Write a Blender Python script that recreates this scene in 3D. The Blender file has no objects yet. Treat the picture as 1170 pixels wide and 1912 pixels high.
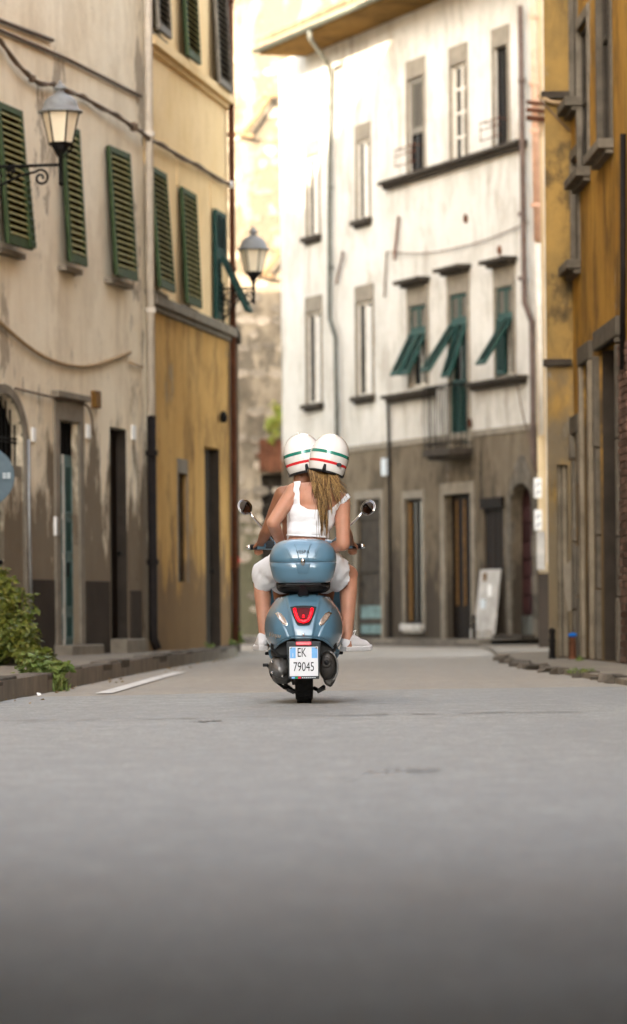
import bpy, bmesh, math, random
from mathutils import Vector, Matrix, Euler
from mathutils import noise as mnoise
random.seed(7)
R = math.radians
SC = bpy.context.scene
COL = SC.collection

# ------------------------------------------------------------------ camera
F = 7170.0            # focal length in photograph pixels (135 mm on a 36 mm tall frame of 1912 px)
HZ = 1150.0           # horizon row of the photograph
CAMH = 0.544
ROLL = R(0.5)
cam_d = bpy.data.cameras.new('camera')
cam = bpy.data.objects.new('camera', cam_d)
COL.objects.link(cam)
SC.camera = cam
cam_d.sensor_fit = 'VERTICAL'
cam_d.sensor_height = 36.0
cam_d.lens = 135.0
cam_d.shift_y = (HZ - 956.0) / 1912.0
cam_d.clip_start = 0.1
cam_d.clip_end = 3000.0
RIGHT = Vector((math.cos(ROLL), 0, -math.sin(ROLL)))
UP = Vector((math.sin(ROLL), 0, math.cos(ROLL)))
FWD = Vector((0, 1, 0))
CAMP = Vector((0, 0, CAMH))
m = Matrix((( RIGHT.x, UP.x, -FWD.x, CAMP.x), (RIGHT.y, UP.y, -FWD.y, CAMP.y), (RIGHT.z, UP.z, -FWD.z, CAMP.z), (0, 0, 0, 1)))
cam.matrix_world = m
cam_d.dof.use_dof = True
cam_d.dof.focus_distance = 23.55
cam_d.dof.aperture_fstop = 2.8
cam_d.dof.aperture_blades = 9

# ------------------------------------------------------------------ sky, sun, exposure
SUN_EL = R(15.0)
SUN_TRAVEL = Vector((0.45, 0.89, 0)).normalized()
w = bpy.data.worlds.new('World')
SC.world = w
w.use_nodes = True
wn = w.node_tree
sky = wn.nodes.new('ShaderNodeTexSky')
sky.sky_type = 'NISHITA'
sky.sun_disc = False
sky.sun_elevation = SUN_EL
sky.sun_rotation = math.atan2(-SUN_TRAVEL.x, -SUN_TRAVEL.y)
sky.dust_density = 1.5
sky.ozone_density = 0.2
hs = wn.nodes.new('ShaderNodeHueSaturation')
hs.inputs['Saturation'].default_value = 0.48
bg = wn.nodes['Background']
bg.inputs['Strength'].default_value = 0.15
wn.links.new(sky.outputs[0], hs.inputs['Color'])
wn.links.new(hs.outputs[0], bg.inputs['Color'])
sl = bpy.data.lights.new('sun', 'SUN')
sl.energy = 2.6
sl.angle = R(0.5)
sl.color = (1.0, 0.86, 0.68)
sun = bpy.data.objects.new('sun', sl)
COL.objects.link(sun)
td = Vector((SUN_TRAVEL.x * math.cos(SUN_EL), SUN_TRAVEL.y * math.cos(SUN_EL), -math.sin(SUN_EL)))
sun.rotation_euler = td.to_track_quat('-Z', 'Y').to_euler()
sun.location = (-20, -30, 40)
SC.view_settings.view_transform = 'Standard'
SC.view_settings.look = 'None'
SC.view_settings.gamma = 1.0
SC.view_settings.exposure = 3.42
SC.render.engine = 'CYCLES'
SC.cycles.use_denoising = True
SC.cycles.max_bounces = 6
SC.cycles.diffuse_bounces = 4
SC.cycles.glossy_bounces = 3
SC.cycles.use_adaptive_sampling = True
SC.cycles.adaptive_threshold = 0.02

# ------------------------------------------------------------------ materials
def nt(name):
    mt = bpy.data.materials.new(name)
    mt.use_nodes = True
    return mt, mt.node_tree, mt.node_tree.nodes['Principled BSDF']

def noise(t, vec, scale, detail=4, rough=0.6):
    n = t.nodes.new('ShaderNodeTexNoise')
    n.inputs['Scale'].default_value = scale
    n.inputs['Detail'].default_value = detail
    n.inputs['Roughness'].default_value = rough
    if vec is not None: t.links.new(vec, n.inputs['Vector'])
    return n.outputs['Fac']

def mapping(t, vec, sc, loc=(0, 0, 0)):
    n = t.nodes.new('ShaderNodeMapping')
    n.inputs['Scale'].default_value = sc
    n.inputs['Location'].default_value = loc
    t.links.new(vec, n.inputs['Vector'])
    return n.outputs[0]

def ramp(t, fac, a, b, va=0.0, vb=1.0):
    n = t.nodes.new('ShaderNodeMapRange')
    n.inputs['From Min'].default_value = a
    n.inputs['From Max'].default_value = b
    n.inputs['To Min'].default_value = va
    n.inputs['To Max'].default_value = vb
    n.clamp = True
    t.links.new(fac, n.inputs['Value'])
    return n.outputs[0]

def mul(t, a, b, op='MULTIPLY'):
    n = t.nodes.new('ShaderNodeMath')
    n.operation = op
    for i, x in enumerate((a, b)):
        if isinstance(x, (int, float)): n.inputs[i].default_value = x
        else: t.links.new(x, n.inputs[i])
    return n.outputs[0]

def mixc(t, fac, a, b):
    n = t.nodes.new('ShaderNodeMix')
    n.data_type = 'RGBA'
    if isinstance(fac, (int, float)): n.inputs[0].default_value = fac
    else: t.links.new(fac, n.inputs[0])
    for i, x in ((6, a), (7, b)):
        if isinstance(x, tuple): n.inputs[i].default_value = (x[0], x[1], x[2], 1)
        else: t.links.new(x, n.inputs[i])
    return n.outputs[2]

def bump(t, p, h, strength=0.3, dist=0.02):
    n = t.nodes.new('ShaderNodeBump')
    n.inputs['Strength'].default_value = strength
    n.inputs['Distance'].default_value = dist
    t.links.new(h, n.inputs['Height'])
    t.links.new(n.outputs[0], p.inputs['Normal'])

def coords(t):
    n = t.nodes.new('ShaderNodeTexCoord')
    return n.outputs['Object']

def plain(name, col, rough=0.6, metal=0.0, var=0.18, scale=18.0, bmp=0.0, coat=0.0, spec=None, rnd=0.0):
    """one colour with a little uneven wear"""
    mt, t, p = nt(name)
    c = coords(t)
    f = noise(t, c, scale, 5)
    dark = tuple(x * (1 - var) for x in col)
    light = tuple(min(1, x * (1 + var)) for x in col)
    cc = mixc(t, ramp(t, f, 0.3, 0.7), dark, light)
    if rnd:
        oi = t.nodes.new('ShaderNodeObjectInfo')
        h = t.nodes.new('ShaderNodeHueSaturation')
        t.links.new(cc, h.inputs['Color'])
        t.links.new(ramp(t, oi.outputs['Random'], 0, 1, 1 - rnd, 1 + rnd), h.inputs['Value'])
        cc = h.outputs[0]
    t.links.new(cc, p.inputs['Base Color'])
    t.links.new(ramp(t, f, 0.2, 0.8, max(0.02, rough - 0.08), min(1, rough + 0.08)), p.inputs['Roughness'])
    p.inputs['Metallic'].default_value = metal
    p.inputs['Specular IOR Level'].default_value = spec if spec is not None else (0.5 if (metal > 0.5 or coat or rough < 0.35) else 0.04)
    p.inputs['Coat Weight'].default_value = coat
    p.inputs['Coat Roughness'].default_value = 0.05
    if bmp: bump(t, p, noise(t, c, scale * 4, 6), bmp, 0.01)
    return mt

def plaster(name, c1, c2, stain, grime=0.5, patch=0.35, damp_shade=None, damp_shade_col=None, peel=None, peel_at=0.62, seed=0.0, rough=0.9):
    """old lime plaster: cloudy tone, rain streaks, stains, patches where it has come off"""
    mt, t, p = nt(name)
    c = mapping(t, coords(t), (1, 1, 1), (seed * 3.1, seed * 1.7, seed))
    base = mixc(t, ramp(t, noise(t, c, 0.7, 6, 0.65), 0.35, 0.65), c1, c2)
    wp = t.nodes.new('ShaderNodeVectorMath'); wp.operation = 'MULTIPLY_ADD'
    wn_ = t.nodes.new('ShaderNodeTexNoise'); wn_.inputs['Scale'].default_value = 1.1; wn_.inputs['Detail'].default_value = 5
    t.links.new(c, wn_.inputs['Vector']); t.links.new(wn_.outputs['Color'], wp.inputs[0]); wp.inputs[1].default_value = (0.5, 0.5, 0.9); t.links.new(c, wp.inputs[2])
    st = noise(t, mapping(t, wp.outputs[0], (2.4, 2.4, 0.20)), 1.5, 9, 0.72)
    where = ramp(t, noise(t, mapping(t, c, (1, 1, 0.6), (3, 8, 5)), 0.55, 4), 0.38, 0.62)
    base = mixc(t, mul(t, mul(t, ramp(t, st, 0.46, 0.66), where), min(1.0, grime * 1.8)), base, stain)
    bl = noise(t, mapping(t, c, (1, 1, 0.7)), 1.3, 8, 0.7)
    base = mixc(t, mul(t, ramp(t, bl, 0.50, 0.60), patch), base, stain)
    fine = noise(t, c, 45, 6, 0.7)
    base = mixc(t, ramp(t, fine, 0.3, 0.75, 0.0, 0.22), base, tuple(x * 0.6 for x in c1))
    h = mul(t, fine, 0.35)
    h = mul(t, h, noise(t, c, 5, 5), 'ADD')
    if peel:
        pf = noise(t, mapping(t, c, (1, 1, 0.5), (9, 4, 2)), 1.0, 9, 0.68)
        pm = ramp(t, pf, peel_at, peel_at + 0.025)
        base = mixc(t, pm, base, mixc(t, ramp(t, fine, 0.3, 0.7), peel, tuple(x * 0.65 for x in peel)))
        h = mul(t, h, mul(t, pm, -1.2), 'ADD')
    if damp_shade:
        sx = t.nodes.new('ShaderNodeSeparateXYZ')
        t.links.new(coords(t), sx.inputs[0])
        wob = noise(t, mapping(t, c, (2.0, 2.0, 1.0)), 1.1, 7, 0.65)
        zz = mul(t, sx.outputs[2], mul(t, ramp(t, wob, 0.3, 0.7, -1.0, 1.0), damp_shade * 0.55), 'ADD')
        base = mixc(t, mul(t, ramp(t, zz, damp_shade * 0.75, damp_shade * 1.15, 1.0, 0.0), 0.86), base, damp_shade_col or stain)  # damp at the foot, deepened to paint in street-level shade
    t.links.new(base, p.inputs['Base Color'])
    p.inputs['Roughness'].default_value = rough
    p.inputs['Specular IOR Level'].default_value = 0.02
    bump(t, p, h, 0.55, 0.03)
    return mt

def asphalt(name, c, seed, speck):
    mt, t, p = nt(name)
    v = mapping(t, coords(t), (1, 1, 1), (seed, seed * 2, 0))
    big = noise(t, v, 0.35, 6, 0.6)
    base = mixc(t, ramp(t, big, 0.35, 0.65), tuple(x * 0.82 for x in c), tuple(x * 1.12 for x in c))
    # tyre-worn lanes and old repairs running with the street
    ln = noise(t, mapping(t, v, (1.3, 0.06, 1)), 1.2, 5, 0.55)
    base = mixc(t, ramp(t, ln, 0.50, 0.70, 0, 0.35), base, tuple(x * 0.62 for x in c))
    cr = noise(t, mapping(t, v, (0.25, 1.6, 1)), 1.4, 8, 0.7)
    base = mixc(t, ramp(t, cr, 0.66, 0.70, 0, 0.5), base, tuple(x * 0.45 for x in c))
    md = noise(t, mapping(t, v, (1.0, 0.45, 1)), 7.0, 9, 0.75)
    base = mixc(t, ramp(t, md, 0.40, 0.62, 0.0, 0.45), base, tuple(x * 0.5 for x in c))
    base = mixc(t, ramp(t, md, 0.30, 0.42, 0.35, 0.0), base, tuple(min(1, x * 1.6) for x in c))
    vo = t.nodes.new('ShaderNodeTexVoronoi')
    vo.inputs['Scale'].default_value = 55
    t.links.new(v, vo.inputs['Vector'])
    base = mixc(t, ramp(t, vo.outputs['Distance'], 0.25, 0.7, 0, speck), base, tuple(x * 0.35 for x in c))
    bits = noise(t, v, 120, 4, 0.8)
    base = mixc(t, ramp(t, bits, 0.62, 0.75, 0, speck), base, (0.42, 0.39, 0.35))
    t.links.new(base, p.inputs['Base Color'])
    t.links.new(ramp(t, big, 0.3, 0.7, 0.62, 0.8), p.inputs['Roughness'])
    p.inputs['Specular IOR Level'].default_value = 0.45
    bump(t, p, mul(t, mul(t, vo.outputs['Distance'], -1.0), mul(t, bits, 0.6), 'ADD'), 0.5, 0.008)
    return mt

def leafy(name, c1, c2, c3):
    mt, t, p = nt(name)
    f = noise(t, coords(t), 6, 4)
    g = noise(t, mapping(t, coords(t), (1, 1, 1), (5, 5, 5)), 25, 3)
    b = mixc(t, ramp(t, f, 0.38, 0.62), c1, c2)
    b = mixc(t, ramp(t, g, 0.55, 0.7), b, c3)
    t.links.new(b, p.inputs['Base Color'])
    p.inputs['Roughness'].default_value = 0.5
    p.inputs['Subsurface Weight'].default_value = 0.0
    p.inputs['Specular IOR Level'].default_value = 0.2
    return mt

M = {}
M['cream'] = plaster('cream_plaster', (0.83, 0.73, 0.56), (0.76, 0.64, 0.46), (0.42, 0.31, 0.19), 0.26, 0.24, 2.4, (0.105, 0.075, 0.048), (0.47, 0.39, 0.29), 0.60, 1.0)
M['pale_yellow'] = plaster('pale_yellow_plaster', (0.82, 0.61, 0.345), (0.77, 0.55, 0.28), (0.50, 0.32, 0.14), 0.22, 0.2, None, None, None, 0.6, 2.0)
M['ochre'] = plaster('ochre_plaster', (0.56, 0.345, 0.125), (0.46, 0.265, 0.085), (0.17, 0.10, 0.045), 0.6, 0.55, 1.3, (0.16, 0.105, 0.06), (0.36, 0.27, 0.16), 0.62, 3.0)
M['white'] = plaster('white_plaster', (0.565, 0.53, 0.47), (0.485, 0.45, 0.39), (0.25, 0.21, 0.16), 0.48, 0.36, None, None, (0.52, 0.46, 0.38), 0.635, 4.0)
M['grimy'] = plaster('grimy_plaster', (0.18, 0.143, 0.098), (0.12, 0.094, 0.064), (0.033, 0.026, 0.018), 0.6, 0.6, 1.7, (0.05, 0.04, 0.031), (0.22, 0.18, 0.14), 0.60, 5.0)
M['golden'] = plaster('golden_plaster', (0.38, 0.21, 0.045), (0.27, 0.14, 0.028), (0.09, 0.055, 0.022), 0.7, 0.6, 3.2, (0.06, 0.044, 0.028), (0.36, 0.31, 0.24), 0.61, 6.0)
M['mouldy'] = plaster('mouldy_plaster', (0.34, 0.21, 0.065), (0.16, 0.115, 0.05), (0.045, 0.038, 0.027), 0.8, 1.0, 3.0, (0.15, 0.12, 0.08), (0.30, 0.27, 0.23), 0.59, 7.0)
M['pier'] = plaster('sunlit_cream_plaster', (0.68, 0.54, 0.34), (0.60, 0.46, 0.27), (0.32, 0.22, 0.12), 0.35, 0.25, 1.2, (0.16, 0.13, 0.10), None, 0.6, 8.0)  # pale cream stands in for sunlight on this narrow wall
M['rubble_plaster'] = plaster('rubble_render', (0.27, 0.215, 0.15), (0.17, 0.132, 0.09), (0.05, 0.04, 0.028), 0.5, 0.7, 2.5, (0.075, 0.07, 0.04), (0.13, 0.105, 0.075), 0.53, 9.0)
M['dado'] = plaster('dark_dado_render', (0.066, 0.052, 0.041), (0.05, 0.040, 0.032), (0.03, 0.025, 0.02), 0.4, 0.3, None, None, None, 0.6, 10.0)
M['stone'] = plain('grey_stone', (0.115, 0.098, 0.076), 0.85, 0, 0.3, 6, 0.5, rnd=0.25)
M['trim'] = plain('pietra_serena_trim', (0.20, 0.17, 0.13), 0.85, 0, 0.22, 5, 0.4)
M['darktrim'] = plain('weathered_ledge_stone', (0.05, 0.041, 0.032), 0.85, 0, 0.35, 7, 0.4)
M['rubble'] = plain('rubble_stone', (0.21, 0.17, 0.125), 0.9, 0, 0.4, 4, 0.8, rnd=0.45)
M['kerb'] = plain('kerb_stone', (0.12, 0.102, 0.082), 0.85, 0, 0.35, 9, 0.6, rnd=0.25)
M['pavement'] = plain('worn_pavement', (0.22, 0.19, 0.15), 0.85, 0, 0.25, 3, 0.4)
M['road_far'] = asphalt('dusty_asphalt', (0.37, 0.325, 0.26), 3.0, 0.35)
M['road_near'] = asphalt('grey_asphalt', (0.354, 0.352, 0.328), 8.0, 0.5)
M['ground'] = plain('bare_earth', (0.16, 0.13, 0.095), 0.95, 0, 0.3, 0.5)
M['line'] = plain('worn_line_paint', (0.62, 0.60, 0.56), 0.7, 0, 0.25, 9)
M['green'] = plain('green_shutter_paint', (0.042, 0.062, 0.028), 0.55, 0, 0.3, 7)
M['olive'] = plain('olive_slat_paint', (0.25, 0.225, 0.09), 0.6, 0, 0.3, 9)
M['greyslat'] = plain('grey_slat_paint', (0.17, 0.15, 0.12), 0.65, 0, 0.3, 9)
M['teal'] = plain('teal_shutter_paint', (0.018, 0.05, 0.042), 0.5, 0, 0.3, 7)
M['tealslat'] = plain('teal_slat_paint', (0.032, 0.062, 0.054), 0.55, 0, 0.3, 7)
M['tealdoor'] = plain('faded_teal_door_paint', (0.12, 0.175, 0.165), 0.6, 0, 0.45, 5, 0.3)
M['wood'] = plain('dark_brown_wood', (0.011, 0.0065, 0.004), 0.6, 0, 0.4, 12, 0.3, rnd=0.3)
M['redwood'] = plain('dark_red_door_wood', (0.035, 0.014, 0.013), 0.55, 0, 0.35, 8, 0.2, rnd=0.25)
M['goldwood'] = plain('honey_wood', (0.13, 0.066, 0.018), 0.55, 0, 0.35, 10)
M['greywood'] = plain('grey_weathered_door', (0.048, 0.04, 0.031), 0.75, 0, 0.35, 6, 0.3)
M['reveal'] = plain('grey_brown_reveal_shade', (0.036, 0.029, 0.023), 0.85, 0, 0.3, 3, 0.3)  # grey-brown reveals, darkened to paint in the shade of the recess
M['dark'] = plain('interior_shade', (0.003, 0.0025, 0.002), 0.9)  # near-black sheets standing in for unlit rooms, recesses and gaps
M['glass'] = plain('window_glass', (0.010, 0.011, 0.012), 0.12, 0, 0.2, 1.0, spec=0.2)
M['curtain'] = plain('white_curtain', (0.50, 0.48, 0.44), 0.9, 0, 0.1, 5)
M['frame_white'] = plain('off_white_window_paint', (0.55, 0.50, 0.42), 0.6, 0, 0.2, 8)
M['iron'] = plain('black_wrought_iron', (0.012, 0.011, 0.010), 0.6, 0.3, 0.3, 20, 0.2)
M['lampgrey'] = plain('grey_lamp_paint', (0.22, 0.22, 0.215), 0.5, 0.2, 0.15, 14)
M['lampglass'] = plain('frosted_lamp_glass', (0.72, 0.62, 0.46), 0.35, 0, 0.06, 5)
M['pipe_white'] = plain('cream_pipe_paint', (0.60, 0.53, 0.44), 0.6, 0, 0.15, 6)
M['pipe_dark'] = plain('dark_iron_pipe', (0.016, 0.013, 0.012), 0.55, 0.2, 0.3, 6)
M['pipe_brown'] = plain('brown_pipe_paint', (0.105, 0.075, 0.062), 0.5, 0.1, 0.3, 6)
M['pipe_grey'] = plain('grey_green_pipe_paint', (0.10, 0.10, 0.085), 0.5, 0.2, 0.3, 6)
M['copper'] = plain('pinkish_pipe_paint', (0.56, 0.33, 0.22), 0.5, 0.1, 0.2, 6)
M['gutter'] = plain('grey_green_gutter', (0.20, 0.21, 0.16), 0.5, 0.3, 0.3, 6)
M['soffit'] = plaster('ochre_soffit', (0.27, 0.16, 0.052), (0.20, 0.115, 0.035), (0.07, 0.045, 0.02), 0.4, 0.6, None, None, None, 0.6, 11.0)
M['tile'] = plain('terracotta_tile', (0.40, 0.19, 0.12), 0.85, 0, 0.35, 8, 0.4, rnd=0.35)
M['cable'] = plain('brown_cable', (0.14, 0.10, 0.07), 0.7)
M['cable_light'] = plain('painted_over_cable', (0.36, 0.25, 0.14), 0.7)
M['plaque'] = plain('white_enamel', (0.78, 0.76, 0.72), 0.4, 0, 0.05)
M['ink'] = plain('dark_blue_ink', (0.03, 0.04, 0.09), 0.5)
M['brick'] = plain('brown_brick', (0.115, 0.07, 0.052), 0.9, 0, 0.35, 10, 0.5, rnd=0.4)
M['mortar'] = plain('dark_mortar', (0.10, 0.085, 0.07), 0.95)
M['rust'] = plain('rusty_board', (0.085, 0.034, 0.018), 0.8, 0, 0.4, 4, 0.3, rnd=0.3)
M['leaf'] = leafy('bush_leaf', (0.055, 0.078, 0.012), (0.14, 0.15, 0.022), (0.28, 0.22, 0.045))
M['weed'] = leafy('weed_leaf', (0.095, 0.145, 0.03), (0.16, 0.20, 0.05), (0.24, 0.22, 0.08))
M['vine'] = leafy('vine_leaf', (0.16, 0.20, 0.03), (0.28, 0.26, 0.04), (0.36, 0.30, 0.08))
M['stem'] = plain('brown_stem', (0.07, 0.05, 0.03), 0.85)
M['sign_grey'] = plain('blue_grey_sign_back', (0.115, 0.155, 0.18), 0.55, 0.1, 0.1)
M['sticker'] = plain('pale_sticker', (0.55, 0.60, 0.62), 0.6)
M['galv'] = plain('galvanised_post', (0.30, 0.30, 0.29), 0.5, 0.6, 0.15)
M['blue_cap'] = plain('bright_blue_plastic', (0.015, 0.14, 0.50), 0.5, 0, 0.15)
M['terracotta'] = plain('terracotta_pot', (0.40, 0.13, 0.06), 0.8)
M['tarp'] = plain('pale_notice_board', (0.40, 0.37, 0.33), 0.7, 0, 0.25, 4)
M['paint'] = plain('blue_scooter_paint', (0.085, 0.185, 0.265), 0.32, 0.0, 0.03, 3, coat=1.0)
M['black_plastic'] = plain('black_plastic', (0.010, 0.010, 0.011), 0.45, 0, 0.2, spec=0.3)
M['grey_plastic'] = plain('charcoal_plastic', (0.055, 0.062, 0.066), 0.45, 0, 0.15)
M['line_crack'] = plain('dark_road_crack', (0.25, 0.24, 0.22), 0.9)
M['passage_dark'] = plain('dark_added_passage', (0.07, 0.07, 0.068), 0.9)  # kept dark so the added passage bounces little light
M['seat'] = plain('black_vinyl_seat', (0.014, 0.013, 0.013), 0.45, 0, 0.2, 30, 0.2)
M['tyre'] = plain('black_tyre_rubber', (0.018, 0.018, 0.018), 0.8, 0, 0.25, 30, 0.3)
M['chrome'] = plain('chrome', (0.78, 0.77, 0.75), 0.12, 1.0, 0.05)
M['alloy'] = plain('cast_alloy', (0.19, 0.185, 0.18), 0.42, 0.85, 0.25, 14, 0.2)
M['exhaust'] = plain('dark_exhaust_steel', (0.06, 0.055, 0.05), 0.5, 0.6, 0.3, 14)
M['mirror'] = plain('mirror_glass', (0.28, 0.27, 0.27), 0.03, 1.0, 0.02)
M['redlens'] = plain('dark_red_lens', (0.10, 0.002, 0.004), 0.4, 0, 0.1, spec=0.15)
M['reflector'] = plain('red_reflector', (0.70, 0.015, 0.04), 0.25, 0, 0.1)
M['amberlens'] = plain('smoked_indicator_lens', (0.50, 0.42, 0.36), 0.1, 0.5, 0.35, 60)
M['plate'] = plain('white_plate', (0.74, 0.75, 0.77), 0.4, 0, 0.03)
M['plate_blue'] = plain('pale_blue_plate_band', (0.20, 0.45, 0.78), 0.4, 0, 0.05)
M['plate_ink'] = plain('black_plate_ink', (0.02, 0.02, 0.022), 0.5)
M['flag_green'] = plain('flag_green', (0.02, 0.34, 0.12), 0.5)
M['flag_red'] = plain('flag_red', (0.65, 0.03, 0.05), 0.5)
M['skin'] = plain('lightly_tanned_skin', (0.50, 0.265, 0.165), 0.5, 0, 0.10, 12)
M['skin_dark'] = plain('tanned_skin', (0.27, 0.125, 0.065), 0.5, 0, 0.12, 12)
M['white_cloth'] = plain('white_cotton', (0.78, 0.78, 0.80), 0.85, 0, 0.04, 14, 0.25)
M['hair'] = plain('light_brown_hair', (0.18, 0.097, 0.036), 0.42, 0, 0.5, 60, spec=0.25)
M['hair_blonde'] = plain('blonde_hair', (0.46, 0.29, 0.115), 0.42, 0, 0.3, 60, spec=0.25)
M['hair_dark'] = plain('brown_hair_shade', (0.065, 0.033, 0.013), 0.45, 0, 0.4, 60, spec=0.25)  # brown strands that also paint in shade between the locks
M['pale_jamb'] = plain('pale_jamb_render', (0.20, 0.165, 0.118), 0.9, 0, 0.35, 3, 0.5)
M['oldbeam'] = plain('old_grey_timber', (0.17, 0.11, 0.06), 0.9, 0, 0.3, 8)
M['helmet'] = plain('white_helmet_paint', (0.80, 0.78, 0.75), 0.12, 0, 0.02, 4, coat=1.0)
M['helm_green'] = plain('green_helmet_stripe', (0.012, 0.20, 0.145), 0.2, 0, 0.03, coat=0.8)
M['helm_red'] = plain('red_helmet_stripe', (0.62, 0.022, 0.03), 0.2, 0, 0.03, coat=0.8)
M['shoe'] = plain('white_leather', (0.72, 0.70, 0.70), 0.55, 0, 0.06, 15)
M['shoe_sole'] = plain('off_white_rubber', (0.62, 0.60, 0.59), 0.7, 0, 0.08, 15)
M['straw'] = plain('dry_litter', (0.34, 0.24, 0.12), 0.9, 0, 0.3, rnd=0.4)

def skin(name, c):
    mt, t, p = nt(name)
    v = coords(t)
    b = mixc(t, ramp(t, noise(t, v, 9, 5), 0.35, 0.65), tuple(x * 0.86 for x in c), (c[0] * 1.08, c[1] * 1.0, c[2] * 1.02))
    b = mixc(t, ramp(t, noise(t, v, 140, 3, 0.7), 0.60, 0.72, 0, 0.45), b, tuple(x * 0.6 for x in c))
    b = mixc(t, ramp(t, noise(t, mapping(t, v, (1, 1, 1), (4, 4, 4)), 4.0, 3), 0.5, 0.7, 0, 0.5), b, (c[0] * 1.0, c[1] * 0.82, c[2] * 0.85))
    t.links.new(b, p.inputs['Base Color'])
    p.inputs['Roughness'].default_value = 0.48
    p.inputs['Specular IOR Level'].default_value = 0.35
    p.inputs['Subsurface Weight'].default_value = 0.12
    p.inputs['Subsurface Radius'].default_value = (0.012, 0.005, 0.003)
    bump(t, p, noise(t, v, 60, 5), 0.12, 0.004)
    return mt
M['skin'] = skin('freckled_skin', (0.47, 0.24, 0.15))
M['skin_dark'] = skin('tanned_freckled_skin', (0.27, 0.125, 0.065))
def emit(name, col, s):
    mt, t, p = nt(name)
    p.inputs['Base Color'].default_value = (*col, 1)
    p.inputs['Emission Color'].default_value = (*col, 1)
    p.inputs['Emission Strength'].default_value = s
    p.inputs['Roughness'].default_value = 0.2
    return mt
M['tail_glow'] = emit('lit_tail_lamp', (1.0, 0.005, 0.015), 0.13)

# ------------------------------------------------------------------ geometry helpers
def wloc(o):
    v = Vector((0, 0, 0))
    while o is not None:
        v += o.location
        o = o.parent
    return v

class MB:
    def __init__(s): s.v, s.f = [], []
    def add(s, vs, fs):
        b = len(s.v)
        s.v += [Vector(x) for x in vs]
        s.f += [tuple(b + i for i in f) for f in fs]
        return s
    def hexa(s, p):  # 8 points, bottom ring then top ring
        return s.add(p, [(3, 2, 1, 0), (4, 5, 6, 7), (0, 1, 5, 4), (1, 2, 6, 5), (2, 3, 7, 6), (3, 0, 4, 7)])
    def box(s, c, d, mat=None, jit=0.0):
        c = Vector(c); x, y, z = d[0] / 2, d[1] / 2, d[2] / 2
        p = [Vector(q) for q in ((-x, -y, -z), (x, -y, -z), (x, y, -z), (-x, y, -z), (-x, -y, z), (x, -y, z), (x, y, z), (-x, y, z))]
        if jit: p = [q + Vector([random.uniform(-jit, jit) for _ in range(3)]) for q in p]
        if mat is not None: p = [mat @ q for q in p]
        return s.hexa([c + q for q in p])
    def tube(s, pts, r, n=8, cap=True):
        pts = [Vector(p) for p in pts]
        rs = r if isinstance(r, (list, tuple)) else [r] * len(pts)
        rings = []
        ref = None
        for i, p in enumerate(pts):
            a = pts[max(0, i - 1)]; b = pts[min(len(pts) - 1, i + 1)]
            t = (b - a)
            t = t.normalized() if t.length > 1e-9 else Vector((0, 0, 1))
            if ref is None:
                ref = Vector((0, 0, 1)) if abs(t.z) < 0.9 else Vector((1, 0, 0))
            u = t.cross(ref).normalized(); vv = u.cross(t).normalized()
            ref = vv
            rings.append([p + (u * math.cos(2 * math.pi * k / n) + vv * math.sin(2 * math.pi * k / n)) * rs[i] for k in range(n)])
        vs = [q for rg in rings for q in rg]
        fs = []
        for i in range(len(rings) - 1):
            for k in range(n):
                fs.append((i * n + k, i * n + (k + 1) % n, (i + 1) * n + (k + 1) % n, (i + 1) * n + k))
        if cap:
            fs.append(tuple(range(n - 1, -1, -1)))
            fs.append(tuple((len(rings) - 1) * n + k for k in range(n)))
        return s.add(vs, fs)
    def loft(s, rings, closed=True, cap=True):
        n = len(rings[0]); vs = [q for rg in rings for q in rg]; fs = []
        for i in range(len(rings) - 1):
            for k in range(n if closed else n - 1):
                fs.append((i * n + k, i * n + (k + 1) % n, (i + 1) * n + (k + 1) % n, (i + 1) * n + k))
        if cap and closed:
            fs.append(tuple(range(n - 1, -1, -1)))
            fs.append(tuple((len(rings) - 1) * n + k for k in range(n)))
        return s.add(vs, fs)
    def lathe(s, c, prof, n=16, a0=0.0, axis=None, cap=True):
        c = Vector(c); rings = []
        for r, z in prof:
            rg = []
            for k in range(n):
                a = a0 + 2 * math.pi * k / n
                q = Vector((r * math.cos(a), r * math.sin(a), z))
                if axis is not None: q = axis @ q
                rg.append(c + q)
            rings.append(rg)
        return s.loft(rings, True, cap)
    def prism(s, poly, d0, d1):  # poly: points in 3D, offsets d0,d1 vectors
        n = len(poly)
        vs = [Vector(p) + Vector(d0) for p in poly] + [Vector(p) + Vector(d1) for p in poly]
        fs = [tuple(range(n)), tuple(range(2 * n - 1, n - 1, -1))] + [(k, k + n, (k + 1) % n + n, (k + 1) % n) for k in range(n)]
        return s.add(vs, fs)
    def mesh(s, name, off=Vector((0, 0, 0)), smooth=False):
        me = bpy.data.meshes.new(name)
        me.from_pydata([tuple(v - off) for v in s.v], [], s.f)
        bm = bmesh.new(); bm.from_mesh(me)
        bmesh.ops.recalc_face_normals(bm, faces=bm.faces)
        bm.to_mesh(me); bm.free()
        if smooth:
            for p in me.polygons: p.use_smooth = True
        me.update()
        return me
    def build(s, name, mat, parent=None, smooth=False, bevel=0.0, world=True):
        off = wloc(parent) if (parent is not None and world) else Vector((0, 0, 0))
        me = s.mesh(name, off, smooth)
        return link(name, me, mat, parent, bevel)

def link(name, me, mat, parent=None, bevel=0.0):
    o = bpy.data.objects.new(name, me)
    COL.objects.link(o)
    o.parent = parent
    if mat is not None and len(me.materials) == 0: me.materials.append(M[mat])
    if bevel:
        b = o.modifiers.new('bevel', 'BEVEL'); b.width = bevel; b.segments = 2; b.limit_method = 'ANGLE'
    return o

def tag(o, label=None, cat=None, group=None, kind=None):
    if label: o['label'] = label
    if cat: o['category'] = cat
    if group: o['group'] = group
    if kind: o['kind'] = kind
    return o

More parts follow.
